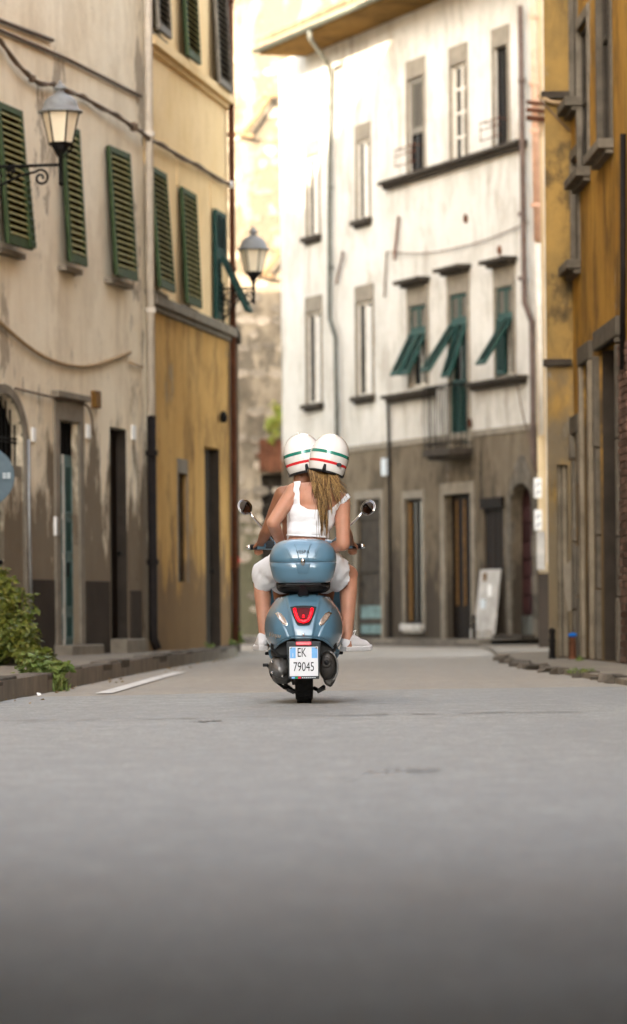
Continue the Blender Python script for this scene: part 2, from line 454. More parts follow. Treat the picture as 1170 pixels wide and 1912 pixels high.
def thing(name, label, cat, loc=(0, 0, 0), group=None):
    o = bpy.data.objects.new(name, None)
    COL.objects.link(o)
    o.location = loc
    o.empty_display_size = 0.2
    return tag(o, label, cat, group)

def text(name, body, size, mat, parent, loc, rot, ext=0.001, align='CENTER', sx=1.0, shear=0.0):
    cu = bpy.data.curves.new(name, 'FONT')
    cu.body = body; cu.size = size; cu.extrude = ext; cu.align_x = align; cu.align_y = 'CENTER'; cu.shear = shear
    cu.materials.append(M[mat])
    o = bpy.data.objects.new(name, cu)
    COL.objects.link(o); o.parent = parent
    o.location = loc; o.rotation_euler = rot; o.scale = (sx, 1, 1)
    dg = bpy.context.evaluated_depsgraph_get()
    me = bpy.data.meshes.new_from_object(o.evaluated_get(dg))
    r = bpy.data.objects.new(name, me); COL.objects.link(r); r.parent = parent
    r.location = loc; r.rotation_euler = rot; r.scale = (sx, 1, 1)
    bpy.data.objects.remove(o)
    return r

def ray(px, py):
    return RIGHT * ((px - 585.0) / F) + UP * ((HZ - py) / F) + FWD

def at(px, py, Y):
    return CAMP + ray(px, py) * Y

class Wall:
    """a vertical wall: p0 on plan, slope dX/dY, and the side the street is on"""
    def __init__(s, p0, slope, side):
        s.p0 = Vector((p0[0], p0[1], 0))
        s.d = Vector((slope, 1, 0)).normalized()
        s.n = Vector((s.d.y, -s.d.x, 0)) * side
        s.x = s.n.cross(Vector((0, 0, 1)))
        s.rot = Matrix((s.x, s.n, Vector((0, 0, 1)))).transposed()
    def P(s, u, z, o=0.0): return s.p0 + s.d * u + s.n * o + Vector((0, 0, z))
    def hit(s, px, py, o=0.0):
        r = ray(px, py)
        t = ((s.p0 + s.n * o) - CAMP).dot(s.n) / r.dot(s.n)
        q = CAMP + r * t
        return (q - s.p0).dot(s.d), q.z
    def at(s, px, py, o=0.0):
        u, z = s.hit(px, py, o)
        return s.P(u, z, o)
    def rect(s, x0, x1, y0, y1, o=0.0):
        ym = (y0 + y1) / 2; xm = (x0 + x1) / 2
        ua, ub = s.hit(x0, ym, o)[0], s.hit(x1, ym, o)[0]
        return min(ua, ub), max(ua, ub), s.hit(xm, y1, o)[1], s.hit(xm, y0, o)[1]
    def box(s, mb, u0, u1, z0, z1, o0, o1):
        return mb.hexa([s.P(u0, z0, o0), s.P(u1, z0, o0), s.P(u1, z0, o1), s.P(u0, z0, o1),
                        s.P(u0, z1, o0), s.P(u1, z1, o0), s.P(u1, z1, o1), s.P(u0, z1, o1)])

def arch_pts(u0, u1, zs, zt, n=12):
    uc, a = (u0 + u1) / 2, (u1 - u0) / 2
    return [(uc - a * math.cos(math.pi * k / n), zs + (zt - zs) * math.sin(math.pi * k / n)) for k in range(n + 1)]

def facade(mb, W, u0, u1, z0, z1, holes):
    us = sorted({u0, u1} | {max(u0, min(u1, x)) for h in holes for x in (h['u0'], h['u1'])})
    zs = sorted({z0, z1} | {max(z0, min(z1, x)) for h in holes for x in (h['z0'], h['z1'])})
    for i in range(len(us) - 1):
        for j in range(len(zs) - 1):
            uc, zc = (us[i] + us[i + 1]) / 2, (zs[j] + zs[j + 1]) / 2
            if any(h['u0'] < uc < h['u1'] and h['z0'] < zc < h['z1'] for h in holes): continue
            mb.add([W.P(us[i], zs[j]), W.P(us[i + 1], zs[j]), W.P(us[i + 1], zs[j + 1]), W.P(us[i], zs[j + 1])], [(0, 1, 2, 3)])
    for h in holes:
        a, b, c, d, dp = h['u0'], h['u1'], max(h['z0'], z0), min(h['z1'], z1), -h.get('depth', 0.2)
        if d <= c: continue
        if 'arch' in h:
            ap = arch_pts(a, b, h['z1'] - h['arch'], h['z1'])
            n = len(ap) // 2
            for k in range(len(ap) - 1):
                cu = a if k < n else b
                mb.add([W.P(cu, d), W.P(*ap[k]), W.P(*ap[k + 1])], [(0, 1, 2)])
                mb.add([W.P(*ap[k]), W.P(*ap[k + 1]), W.P(*ap[k + 1], dp), W.P(*ap[k], dp)], [(0, 1, 2, 3)])
            d = h['z1'] - h['arch']
        elif d == h['z1']:
            mb.add([W.P(a, d), W.P(b, d), W.P(b, d, dp), W.P(a, d, dp)], [(0, 1, 2, 3)])
        mb.add([W.P(a, c), W.P(a, d), W.P(a, d, dp), W.P(a, c, dp)], [(0, 1, 2, 3)])
        mb.add([W.P(b, c), W.P(b, d), W.P(b, d, dp), W.P(b, c, dp)], [(0, 1, 2, 3)])
        if h['z0'] >= z0: mb.add([W.P(a, c), W.P(b, c), W.P(b, c, dp), W.P(a, c, dp)], [(0, 1, 2, 3)])

def shell(mb, W, u0, u1, z0, z1, depth, roof=True):
    """the sides, back and top of a house behind its front"""
    q = [W.P(u0, z0), W.P(u1, z0), W.P(u1, z0, -depth), W.P(u0, z0, -depth)]
    t = [W.P(u0, z1), W.P(u1, z1), W.P(u1, z1, -depth), W.P(u0, z1, -depth)]
    mb.add([q[1], q[2], t[2], t[1]], [(0, 1, 2, 3)])
    mb.add([q[2], q[3], t[3], t[2]], [(0, 1, 2, 3)])
    mb.add([q[3], q[0], t[0], t[3]], [(0, 1, 2, 3)])
    if roof: mb.add(t, [(0, 1, 2, 3)])

def roofslab(W, u0, u1, z, depth, parent, over=0.55, rise=1.8, mat='tile'):
    mb = MB()
    mid = -depth / 2
    e0, e1 = u0 - over, u1 + over
    for (o0, za), (o1, zb) in (((over, z), (mid, z + rise)), ((mid, z + rise), (-depth - over, z))):
        mb.hexa([W.P(e0, za, o0), W.P(e1, za, o0), W.P(e1, zb, o1), W.P(e0, zb, o1),
                 W.P(e0, za + 0.18, o0), W.P(e1, za + 0.18, o0), W.P(e1, zb + 0.18, o1), W.P(e0, zb + 0.18, o1)])
    for u in (u0, u1):
        mb.add([W.P(u, z, 0), W.P(u, z, -depth), W.P(u, z + rise, mid)], [(0, 1, 2)])
    return mb.build('roof', mat, parent)

SLATS = {}
def leaf(W, uc, ztop, width, height, out, tilt, parent, mat, slatmat, n, name='shutter', thick=0.04, mid=False):
    """one louvred shutter leaf hung from its top edge; every slat is a piece of its own"""
    mb = MB(); st = min(0.07, width * 0.14)
    mb.box((-width / 2 + st / 2, 0, -height / 2), (st, thick, height))
    mb.box((width / 2 - st / 2, 0, -height / 2), (st, thick, height))
    mb.box((0, 0, -st / 2), (width - 2 * st, thick, st))
    mb.box((0, 0, -height + st * 0.7), (width - 2 * st, thick, st * 1.4))
    if mid: mb.box((0, 0, -height * 0.5), (width - 2 * st, thick, st))
    o = mb.build(name, mat, parent, bevel=0.004, world=False)
    base = W.P(uc, ztop, out) - wloc(parent)
    mw = W.rot.to_4x4() @ Matrix.Rotation(tilt, 4, 'X')
    o.location = base; o.rotation_euler = mw.to_euler()
    L = round(width - 2 * st + 0.01, 3)
    pitch = (height - 2.4 * st) / n
    key = (L, round(pitch, 3), slatmat)
    if key not in SLATS:
        SLATS[key] = MB().box((0, 0, 0), (L, min(pitch * 1.05, 0.085), 0.012), Matrix.Rotation(R(-42), 3, 'X')).mesh('slat')
    MB().box((0, -thick / 2 - 0.012, -height / 2), (width - 0.02, 0.006, height - 0.02)).build('shade_backing', 'dark' if slatmat in ('olive', 'greyslat', 'wood') else 'teal', o, world=False)  # dark sheet stands in for shade between slats; teal behind teal ones
    for k in range(n):
        s = link('slat', SLATS[key], slatmat, o)
        s.location = (0, 0, -st - pitch * (k + 0.5))
    return o

def organic(name, segs, ells, vox, mat, parent, smooth=6, cut=None, solid=0.0, inflate=0.0, fold=0.0, fold_sc=(9, 9, 22)):
    """limbs and masses fused into one skin"""
    mb = MB()
    for p0, r0, p1, r1 in segs:
        p0, p1 = Vector(p0), Vector(p1); t = (p1 - p0).normalized()
        r0 += inflate; r1 += inflate
        pts, rs = [], []
        for k in range(5):
            a = math.pi / 2 * (k / 4)
            pts.append(p0 - t * r0 * math.cos(a)); rs.append(max(0.0008, r0 * math.sin(a)))
        for k in range(5):
            a = math.pi / 2 * (k / 4)
            pts.append(p1 + t * r1 * math.sin(a)); rs.append(max(0.0008, r1 * math.cos(a)))
        mb.tube(pts, rs, 14)
    for c, rr, e in ells:
        rot = Euler(e).to_matrix()
        rings = []
        for i in range(11):
            a = -math.pi / 2 + math.pi * (i / 10)
            rr0 = max(0.02, math.cos(a))
            rings.append([Vector(c) + rot @ Vector(((rr[0] + inflate) * rr0 * math.cos(2 * math.pi * k / 18), (rr[1] + inflate) * rr0 * math.sin(2 * math.pi * k / 18), (rr[2] + inflate) * math.sin(a))) for k in range(18)])
        mb.loft(rings)
    me = mb.mesh(name)
    o = bpy.data.objects.new(name, me); COL.objects.link(o)
    r = o.modifiers.new('r', 'REMESH'); r.mode = 'VOXEL'; r.voxel_size = vox
    s = o.modifiers.new('s', 'SMOOTH'); s.iterations = smooth; s.factor = 0.5
    dg = bpy.context.evaluated_depsgraph_get()
    me2 = bpy.data.meshes.new_from_object(o.evaluated_get(dg))
    o.modifiers.clear(); o.data = me2; bpy.data.meshes.remove(me)
    me2.name = name
    if cut:
        bm = bmesh.new(); bm.from_mesh(me2)
        dead = [f for f in bm.faces if not cut(f.calc_center_median())]
        bmesh.ops.delete(bm, geom=dead, context='FACES')
        bd = [v for v in bm.verts if v.is_boundary]
        for _ in range(6):
            newp = {}
            for v in bd:
                nb = [e.other_vert(v) for e in v.link_edges if e.is_boundary]
                if len(nb) == 2: newp[v] = v.co * 0.4 + (nb[0].co + nb[1].co) * 0.3
            for v, c in newp.items(): v.co = c
        bm.to_mesh(me2); bm.free()
    if fold:
        for v in me2.vertices:
            q = v.co
            k = mnoise.noise(Vector((q.x * fold_sc[0] + q.z * 7, q.y * fold_sc[1], q.z * fold_sc[2] - q.x * 9)))
            k2 = 1 - abs(mnoise.noise(Vector((q.x * fold_sc[0] * 0.8 - q.z * 10 + 4, q.y * 6, q.z * fold_sc[2] * 0.6))))
            v.co = q + v.normal * fold * (0.7 * k + 1.2 * (k2 - 0.75))
    for p in me2.polygons: p.use_smooth = True
    me2.materials.clear(); me2.materials.append(M[mat])
    if solid:
        sm = o.modifiers.new('solid', 'SOLIDIFY'); sm.thickness = solid; sm.offset = 1
    o.parent = parent
    return o

def leaves(mb, c, rad, n, size, droop=0.3):
    """n small bent leaves through an ellipsoid, in clumps"""
    c = Vector(c); cl = []
    for _ in range(max(3, n // 40)):
        d = Vector([random.gauss(0, 1) for _ in range(3)]).normalized() * random.uniform(0.35, 1.0)
        cl.append(c + Vector((d.x * rad[0], d.y * rad[1], d.z * rad[2])))
    for i in range(n):
        q = random.choice(cl)
        p = q + Vector([random.gauss(0, 0.16) * r for r in rad])
        if p.z < 0.02: p.z = 0.02 + random.random() * 0.05
        s = size * random.uniform(0.6, 1.3)
        a = Vector([random.gauss(0, 1) for _ in range(3)]).normalized()
        a.z = a.z * 0.6 - droop
        b = a.cross(Vector([random.gauss(0, 1) for _ in range(3)])).normalized()
        nn = a.cross(b) * s * 0.15
        mb.add([p, p + a * s * 0.5 + b * s * 0.28 + nn, p + a * s, p + a * s * 0.5 - b * s * 0.28 + nn], [(0, 1, 2), (0, 2, 3)])

def blades(mb, c, rad, n, h):
    """upright weed leaves and grass blades from a spot on the ground"""
    for i in range(n):
        a = random.uniform(0, 6.283); r = rad * math.sqrt(random.random())
        p = Vector(c) + Vector((math.cos(a) * r, math.sin(a) * r * 1.2, 0))
        b = random.uniform(0, 6.283)
        hh = h * random.uniform(0.25, 1.0) * (1.1 - 0.6 * r / rad); l = Vector((math.cos(b), math.sin(b), 0)) * hh * random.uniform(0.1, 0.7)
        s = Vector((-math.sin(b), math.cos(b), 0)) * random.uniform(0.004, 0.010)
        mb.add([p - s * 0.5, p + s * 0.5, p + l * 0.4 + Vector((0, 0, hh * 0.6)) + s, p + l * 0.4 + Vector((0, 0, hh * 0.6)) - s, p + l + Vector((0, 0, hh * 0.9))], [(0, 1, 2, 3), (3, 2, 4)])

# ================================================================== the setting
g = MB().add([(-900, -900, -0.03), (900, -900, -0.03), (900, 900, -0.03), (-900, 900, -0.03)], [(0, 1, 2, 3)]).build('ground', 'ground')
tag(g, 'bare earth ground beneath the street and houses', 'ground', kind='structure')
rd = MB().add([(-14, -25, 0), (14, -25, 0), (14, 120, 0), (-30, 120, 0)], [(0, 1, 2, 3)]).build('road', 'road_far')
tag(rd, 'dusty pale asphalt road bending left between old houses', 'road', kind='structure')
# newer, greyer asphalt laid from the camera side, with a ragged edge where it stops
mb = MB(); edge = []
for i in range(60):
    x = -9 + 18 * i / 59
    edge.append((x, 27.2 + 0.55 * math.sin(x * 0.9 + 0.6) + random.uniform(-0.12, 0.12) + (0.35 * x if x > 0 else 0.1 * x)))
for i in range(59):
    (xa, ya), (xb, yb) = edge[i], edge[i + 1]
    mb.add([(xa, -24, 0.004), (xb, -24, 0.004), (xb, yb, 0.004), (xa, ya, 0.004)], [(0, 1, 2, 3)])
tag(mb.build('road_resurfacing', 'road_near'), 'grey coarser asphalt in the foreground of the road', 'road', kind='structure')

# old seams and cracks crossing the road
def crack(pts, w, label):
    rnd = random.Random(len(label)); mb = MB(); P = []
    for i in range(len(pts) - 1):
        for k in range(14):
            f = k / 14; P.append((pts[i][0] + (pts[i + 1][0] - pts[i][0]) * f, pts[i][1] + (pts[i + 1][1] - pts[i][1]) * f + rnd.uniform(-0.09, 0.09)))
    P.append(pts[-1])
    for i in range(len(P) - 1):
        wa = w * rnd.uniform(0.1, 1.0)
        if rnd.random() < 0.22: continue
        mb.add([(P[i][0], P[i][1], 0.0085), (P[i + 1][0], P[i + 1][1], 0.0085), (P[i + 1][0], P[i + 1][1] + wa, 0.0085), (P[i][0], P[i][1] + wa, 0.0085)], [(0, 1, 2, 3)])
    tag(mb.build('road_crack', 'line_crack'), label, 'road crack', kind='structure')
crack([(-2.0, 20.0), (-0.9, 20.3), (0.4, 20.8), (2.2, 21.2)], 0.13, 'ragged seam crossing the road in front of the scooter')
crack([(-0.62, 19.6), (-0.48, 19.8)], 0.3, 'small dark blotch on the road left of the scooter')
crack([(0.18, 13.2), (0.45, 13.35)], 0.12, 'short dark crack in the foreground asphalt')
# white edge line, worn
mb = MB(); pl = [(-1.56, 27.3), (-1.53, 29.0), (-1.49, 31.5), (-1.44, 34.5), (-1.37, 37.5)]
for i in range(len(pl) - 1):
    (xa, ya), (xb, yb) = pl[i], pl[i + 1]
    mb.add([(xa, ya, 0.008), (xa + 0.12, ya, 0.008), (xb + 0.12, yb, 0.008), (xb, yb, 0.008)], [(0, 1, 2, 3)])
tag(mb.build('edge_line', 'line'), 'worn white edge line curving along the left kerb', 'road marking', kind='structure')

def pavement(name, line, outer, h, label, mat='pavement'):
    mb = MB()
    for i in range(len(line) - 1):
        a, b = line[i], line[i + 1]; c, d = outer[i + 1], outer[i]
        mb.add([(*a, h), (*b, h), (*c, h), (*d, h)], [(0, 1, 2, 3)])
        mb.add([(*a, 0), (*b, 0), (*b, h), (*a, h)], [(0, 1, 2, 3)])
    o = mb.build(name, mat)
    return tag(o, label, 'pavement', kind='structure')

def kerbstones(parent, line, inset, h, length, seed=0):
    """kerb stones laid end to end along a line, each a block of its own"""
    rnd = random.Random(seed)
    pts = [Vector((x, y, 0)) for x, y in line]
    for i in range(len(pts) - 1):
        d = pts[i + 1] - pts[i]; L = d.length; n = max(1, round(L / length)); t = d.normalized(); s = Vector((t.y, -t.x, 0))
        for k in range(n):
            a = pts[i] + t * (L * k / n + 0.008); b = pts[i] + t * (L * (k + 1) / n - 0.008)
            hh = h + rnd.uniform(-0.012, 0.012); o1 = rnd.uniform(-0.012, 0.012)
            q = []
            for z in (-0.02, hh):
                c = 0.0 if z < 0 else 0.015
                q += [a + s * (inset[0] + o1 + c), b + s * (inset[0] + o1 + c), b + s * inset[1], a + s * inset[1]]
                for w_ in q[-4:]: w_.z = z + (rnd.uniform(-0.006, 0.006) if z > 0 else 0)
            MB().hexa(q).build('kerb_stone', 'kerb', parent, bevel=0.015)

KL = [(-2.75, 5.0), (-2.05, 22.0), (-2.04, 25.2), (-1.89, 30.0), (-1.76, 35.0), (-1.60, 39.8), (-1.40, 44.5), (-1.06, 50.5), (-1.03, 52.4)]
OL = [(-14, 5.0), (-12, 22.0), (-9, 25.2), (-7, 30), (-6, 35), (-5, 39.8), (-3.3, 44.5), (-2, 50.5), (-2, 52.4)]
pvl = pavement('pavement', KL, OL, 0.135, 'raised stone pavement widening in front of the cream house')
kerbstones(pvl, KL, (-0.02, -0.20), 0.15, 0.95, 1)
KR = [(2.55, 5), (2.42, 25), (2.33, 29.5), (2.20, 36), (2.12, 41.5), (2.20, 46.0), (2.45, 52), (2.66, 58), (2.72, 62.8)]
OR = [(9, 5), (9, 25), (8, 29.5), (8, 36), (8, 41.5), (8, 46), (8, 52), (8, 58), (8, 64)]
pvr = pavement('pavement', KR, OR, 0.045, 'low crumbling pavement beside the golden yellow house')
KF = [(2.72, 62.8), (0.38, 69.9), (-1.6, 75.4), (-4.0, 79.0), (-12, 83.0)]
OF = [(5, 64), (2.5, 72), (0.5, 78), (-2, 86), (-10, 90)]
pvf = pavement('pavement', KF, OF, 0.12, 'narrow pavement along the foot of the white house')
kerbstones(pvf, KF, (-0.02, 0.20), 0.135, 1.1, 2)
# broken lip of the right pavement: lumps of loose tarmac
rnd = random.Random(5)
pts = [Vector((x, y, 0)) for x, y in KR[2:6]]
for i in range(len(pts) - 1):
    L = (pts[i + 1] - pts[i]).length; n = int(L / 0.45)
    for k in range(n):
        if rnd.random() < 0.2: continue
        c = pts[i].lerp(pts[i + 1], (k + rnd.random()) / n) + Vector((rnd.uniform(-0.05, 0.06), 0, 0.03))
        b = MB(); s = rnd.uniform(0.05, 0.12)
        b.box(c, (s, s * rnd.uniform(1.5, 3.4), s * rnd.uniform(0.35, 0.6)), Matrix.Rotation(rnd.uniform(-0.6, 0.6), 3, 'Z'), 0.022)
        b.build('tarmac_lump', 'kerb', pvr, bevel=0.012)

# ================================================================== the walls on plan
WA = Wall((-2.57, 43.2), 0.225, 1)      # cream house, left
WB = Wall((-1.95, 45.9), 0.150, 1)      # pale yellow and ochre house, left
WC = Wall((3.57, 64.0), -0.357, -1)     # white house across the bend
WD = Wall((3.0, 41.0), -0.025, -1)      # golden house, right
WG = Wall((-1.23, 54.0), 0.018, 1)      # small plaster house past the corner

def hole(W, x0, x1, y0, y1, depth=0.2, **k):
    u0, u1, z0, z1 = W.rect(x0, x1, y0, y1)
    return dict(u0=u0, u1=u1, z0=z0, z1=z1, depth=depth, **k)

def pane_window(W, h, parent, glass='glass', curtain=0.0, bars=1, framemat='frame_white', d=None):
    """a window set into its opening: frame, glass, curtain"""
    mb = MB(); u0, u1, z0, z1 = h['u0'], h['u1'], h['z0'], h['z1']; t = 0.05
    d = h['depth'] - 0.055
    W.box(mb, u0, u0 + t, z0, z1, -d - 0.05, -d); W.box(mb, u1 - t, u1, z0, z1, -d - 0.05, -d)
    W.box(mb, u0 + t, u1 - t, z0, z0 + t, -d - 0.05, -d); W.box(mb, u0 + t, u1 - t, z1 - t, z1, -d - 0.05, -d)
    uc = (u0 + u1) / 2
    if bars: W.box(mb, uc - 0.03, uc + 0.03, z0 + t, z1 - t, -d - 0.045, -d + 0.005)
    for k in range(1, bars):
        zz = z0 + (z1 - z0) * k / bars
        W.box(mb, u0 + t, uc - 0.03, zz - 0.02, zz + 0.02, -d - 0.045, -d - 0.003); W.box(mb, uc + 0.03, u1 - t, zz - 0.02, zz + 0.02, -d - 0.045, -d - 0.003)
    fr = mb.build('window', framemat, parent)
    for a, b in ((u0 + t, uc - 0.03), (uc + 0.03, u1 - t)):
        m2 = MB(); W.box(m2, a, b, z0 + t, z1 - t, -d - 0.035, -d - 0.025)
        m2.build('pane', glass, fr)
    if curtain:
        m2 = MB(); n = 14
        ca, cb = u0 + 0.02, u0 + (u1 - u0) * curtain
        for k in range(n):
            a, b = ca + (cb - ca) * k / n, ca + (cb - ca) * (k + 1) / n
            oa, ob = -d - 0.02 + 0.012 * math.sin(k * 2.1), -d - 0.02 + 0.012 * math.sin((k + 1) * 2.1)
            m2.add([W.P(a, z0 + 0.03, oa), W.P(b, z0 + 0.03, ob), W.P(b, z1 - 0.1, ob), W.P(a, z1 - 0.1, oa)], [(0, 1, 2, 3)])
        m2.build('curtain', 'curtain', fr)
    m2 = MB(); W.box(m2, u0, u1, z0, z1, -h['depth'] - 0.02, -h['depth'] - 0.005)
    m2.build('room_shade', 'dark', fr)  # black sheet in place of the unlit room
    return fr

def surround(W, h, parent, sx, top, bot=0.0, proud=0.025, mat='trim', name='surround'):
    mb = MB(); u0, u1, z0, z1 = h['u0'], h['u1'], h['z0'], h['z1']
    W.box(mb, u0 - sx, u0, z0 - bot, z1, -0.02, proud); W.box(mb, u1, u1 + sx, z0 - bot, z1, -0.02, proud)
    W.box(mb, u0 - sx, u1 + sx, z1, z1 + top, -0.02, proud)
    return mb.build(name, mat, parent, bevel=0.006)

def sill(W, h, parent, ov=0.1, th=0.1, out=0.14, mat='darktrim', name='sill'):
    mb = MB(); W.box(mb, h['u0'] - ov, h['u1'] + ov, h['z0'] - th, h['z0'], -0.1, out)
    W.box(mb, h['u0'] - ov + 0.04, h['u1'] + ov - 0.04, h['z0'] - th - 0.05, h['z0'] - th, -0.02, out * 0.5)
    return mb.build(name, mat, parent, bevel=0.01)

def plank_door(W, h, parent, mat, n, d, frame='wood', name='door', rails=True, gap=0.012, knob=True):
    u0, u1, z0, z1 = h['u0'], h['u1'], h['z0'], h['z1']
    mb = MB(); W.box(mb, u0, u1, z0, z1, -d - 0.05, -d - 0.03)
    dr = mb.build(name, frame, parent)
    for k in range(n):
        a, b = u0 + (u1 - u0) * k / n + gap / 2, u0 + (u1 - u0) * (k + 1) / n - gap / 2
        m2 = MB(); W.box(m2, a, b, z0 + 0.01, z1 - 0.01, -d - 0.03, -d + random.uniform(-0.004, 0.004))
        m2.build('plank', mat, dr, bevel=0.006)
    if rails:
        for f in (0.12, 0.5, 0.88):
            m2 = MB(); zc = z0 + (z1 - z0) * f; W.box(m2, u0 + 0.02, u1 - 0.02, zc - 0.06, zc + 0.06, -d + 0.005, -d + 0.028)
            m2.build('rail', mat, dr, bevel=0.005)
    if not knob: return dr
    m2 = MB(); m2.lathe(W.P(u0 + (u1 - u0) * 0.85, z0 + 1.0, -d + 0.05), [(0.0, -0.03), (0.025, -0.02), (0.03, 0), (0.02, 0.02), (0, 0.03)], 10)
    m2.build('handle', 'iron', dr, smooth=True)
    return dr

def cable(name, label, pts, r, mat='cable', parent=None, cat='cable'):
    o = MB().tube(pts, r, 6).build(name, mat, parent, smooth=True)
    if parent is None: tag(o, label, cat)
    return o

def downpipe(parent, pts, r, mat, name='downpipe', clips=None, W=None):
    o = MB().tube(pts, r, 12).build(name, mat, parent, smooth=True)
    for c in clips or []:
        MB().lathe(c, [(r * 1.05, -0.03), (r * 1.35, -0.03), (r * 1.35, 0.03), (r * 1.05, 0.03)], 12).build('clip', mat, o)
    return o

# ================================================================== cream house, left
HA = 16.4
cream = thing('cream_house', 'tall cream plaster house at left with green louvred shutters and stained base', 'house', WA.P(0, 0))
uend = (WB.p0 - WA.p0).dot(WA.d)
holes = [hole(WA, -32, 44, 735, 1190, 0.14, arch=0.55), hole(WA, 109, 146, 787, 1204, 0.10), hole(WA, 206, 237, 799, 1193, 0.15)]
for hh in holes: hh['z0'] = 0.13 if hh is holes[0] else hh['z0']
shut = [(-14, 31, 199, 462, 4.0), (107, 138, 237, 494, 3.0), (194, 233, 280, 520, 3.2)]
swin = []
for x0, x1, y0, y1, tl in shut:
    hh = hole(WA, x0 + 14, x1 - 2, y0 + 6, y1 - 8, 0.2); swin.append(hh); holes.append(hh)
mb = MB(); facade(mb, WA, -23.9, uend, 0, HA, holes); shell(mb, WA, -23.9, uend, 0, HA, 11.0)
mb.build('wall', 'cream', cream)
roofslab(WA, -23.4, uend - 0.6, HA, 11.0, cream)
for (x0, x1, y0, y1, tl), hh in zip(shut, swin):
    u0, u1, z0, z1 = WA.rect(x0, x1, y0, y1)
    leaf(WA, (u0 + u1) / 2, z1, u1 - u0, z1 - z0, 0.055, R(tl), cream, 'green', 'olive', 19)
    m2 = MB(); WA.box(m2, hh['u0'], hh['u1'], hh['z0'], hh['z1'], -0.22, -0.205); m2.build('room_shade', 'dark', cream)
    m2 = MB(); WA.box(m2, u0 - 0.02, u1 + 0.02, z0 - 0.09, z0 - 0.03, -0.05, 0.09); m2.build('sill', 'trim', cream, bevel=0.008)
# second leaf of the nearest shutter, pushed farther out
u0, u1, z0, z1 = WA.rect(-14, 31, 199, 462)
leaf(WA, u1 - 0.06, z0 + 0.9, 0.16, 0.88, 0.11, R(5), cream, 'green', 'green', 10)
# arched window over the teal door
h = holes[0]
uc, aw = (h['u0'] + h['u1']) / 2, (h['u1'] - h['u0']) / 2
zs = h['z1'] - h['arch']
ring = MB()
o1 = arch_pts(h['u0'] - 0.14, h['u1'] + 0.14, zs, h['z1'] + 0.10, 16); i1 = arch_pts(h['u0'], h['u1'], zs, h['z1'], 16)
for k in range(16):
    p = [i1[k], i1[k + 1], o1[k + 1], o1[k]]
    ring.hexa([WA.P(*q, -0.02) for q in p] + [WA.P(*q, 0.03) for q in p])
ring.build('arch_surround', 'trim', cream)
for sd, a, b in ((0, h['u0'] - 0.14, h['u0']), (1, h['u1'], h['u1'] + 0.14)):
    m2 = MB(); WA.box(m2, a, b, 0.13, zs, -0.02, 0.03); m2.build('jamb', 'trim', cream, bevel=0.006)
zt = WA.hit(20, 868)[1]
lun = MB()
ap = arch_pts(h['u0'], h['u1'], zs, h['z1'], 16)
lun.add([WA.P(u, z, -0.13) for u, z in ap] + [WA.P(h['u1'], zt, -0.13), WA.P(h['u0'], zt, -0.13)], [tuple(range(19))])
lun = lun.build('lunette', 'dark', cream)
for k in range(9):
    u = h['u0'] + (h['u1'] - h['u0']) * (k + 0.5) / 9
    zt2 = zs + h['arch'] * math.sqrt(max(0.02, 1 - ((u - uc) / aw) ** 2))
    MB().tube([WA.P(u, zt, -0.07), WA.P(u, zt2, -0.07)], 0.011, 6).build('bar', 'iron', lun)
for zz in (zt + 0.25, zs + 0.1):
    MB().tube([WA.P(h['u0'], zz, -0.07), WA.P(h['u1'], zz, -0.07)], 0.011, 6).build('bar', 'iron', lun)
m2 = MB(); WA.box(m2, h['u0'], h['u1'], zt - 0.12, zt, -0.14, -0.02); m2.build('transom', 'trim', cream)
hd = dict(u0=h['u0'], u1=h['u0'] + (h['u1'] - h['u0']) * 0.55, z0=0.135, z1=zt - 0.12)
plank_door(WA, hd, cream, 'tealdoor', 4, 0.08, 'teal')
m2 = MB(); WA.box(m2, hd['u1'], h['u1'], 0.13, zt - 0.12, -0.14, -0.02); m2.build('infill_wall', 'cream', cream)
# panelled teal door with stone surround
h = holes[1]
surround(WA, h, cream, 0.17, 0.24, 0.0, 0.03, 'trim')
m2 = MB(); WA.box(m2, h['u0'] - 0.24, h['u1'] + 0.24, h['z1'] + 0.24, h['z1'] + 0.31, -0.02, 0.09); m2.build('lintel_moulding', 'trim', cream, bevel=0.01)
zt = WA.hit(125, 848)[1]
m2 = MB(); WA.box(m2, h['u0'], h['u1'], h['z0'], zt, -0.10, -0.07); dr = m2.build('door', 'tealdoor', cream)
uw = (h['u1'] - h['u0']) / 2
for s_ in range(2):
    a = h['u0'] + uw * s_
    for f0, f1 in ((0.03, 0.16), (0.19, 0.45), (0.48, 0.66), (0.69, 0.95)):
        za, zb = h['z0'] + (zt - h['z0']) * f0, h['z0'] + (zt - h['z0']) * f1
        m2 = MB(); WA.box(m2, a + 0.07, a + uw - 0.06, za, zb, -0.07, -0.062); m2.build('panel', 'teal', dr, bevel=0.006)
        m2 = MB()
        for (ua, ub, z_a, z_b) in ((a + 0.05, a + 0.085, za, zb), (a + uw - 0.075, a + uw - 0.04, za, zb), (a + 0.085, a + uw - 0.075, zb - 0.03, zb), (a + 0.085, a + uw - 0.075, za, za + 0.03)):
            WA.box(m2, ua, ub, z_a, z_b, -0.07, -0.055)
        m2.build('moulding', 'tealdoor', dr)
m2 = MB(); WA.box(m2, h['u0'] + uw - 0.03, h['u0'] + uw + 0.03, h['z0'], zt, -0.069, -0.052); m2.build('astragal', 'frame_white', dr, bevel=0.006)
m2 = MB(); m2.tube([WA.P(h['u0'] + uw + 0.1, 1.0, -0.04), WA.P(h['u0'] + uw + 0.1, 1.16, -0.04)], 0.012, 8); m2.build('handle', 'iron', dr)
m2 = MB(); WA.box(m2, h['u0'], h['u1'], zt, h['z1'], -0.10, -0.09); fan = m2.build('fanlight', 'dark', cream)
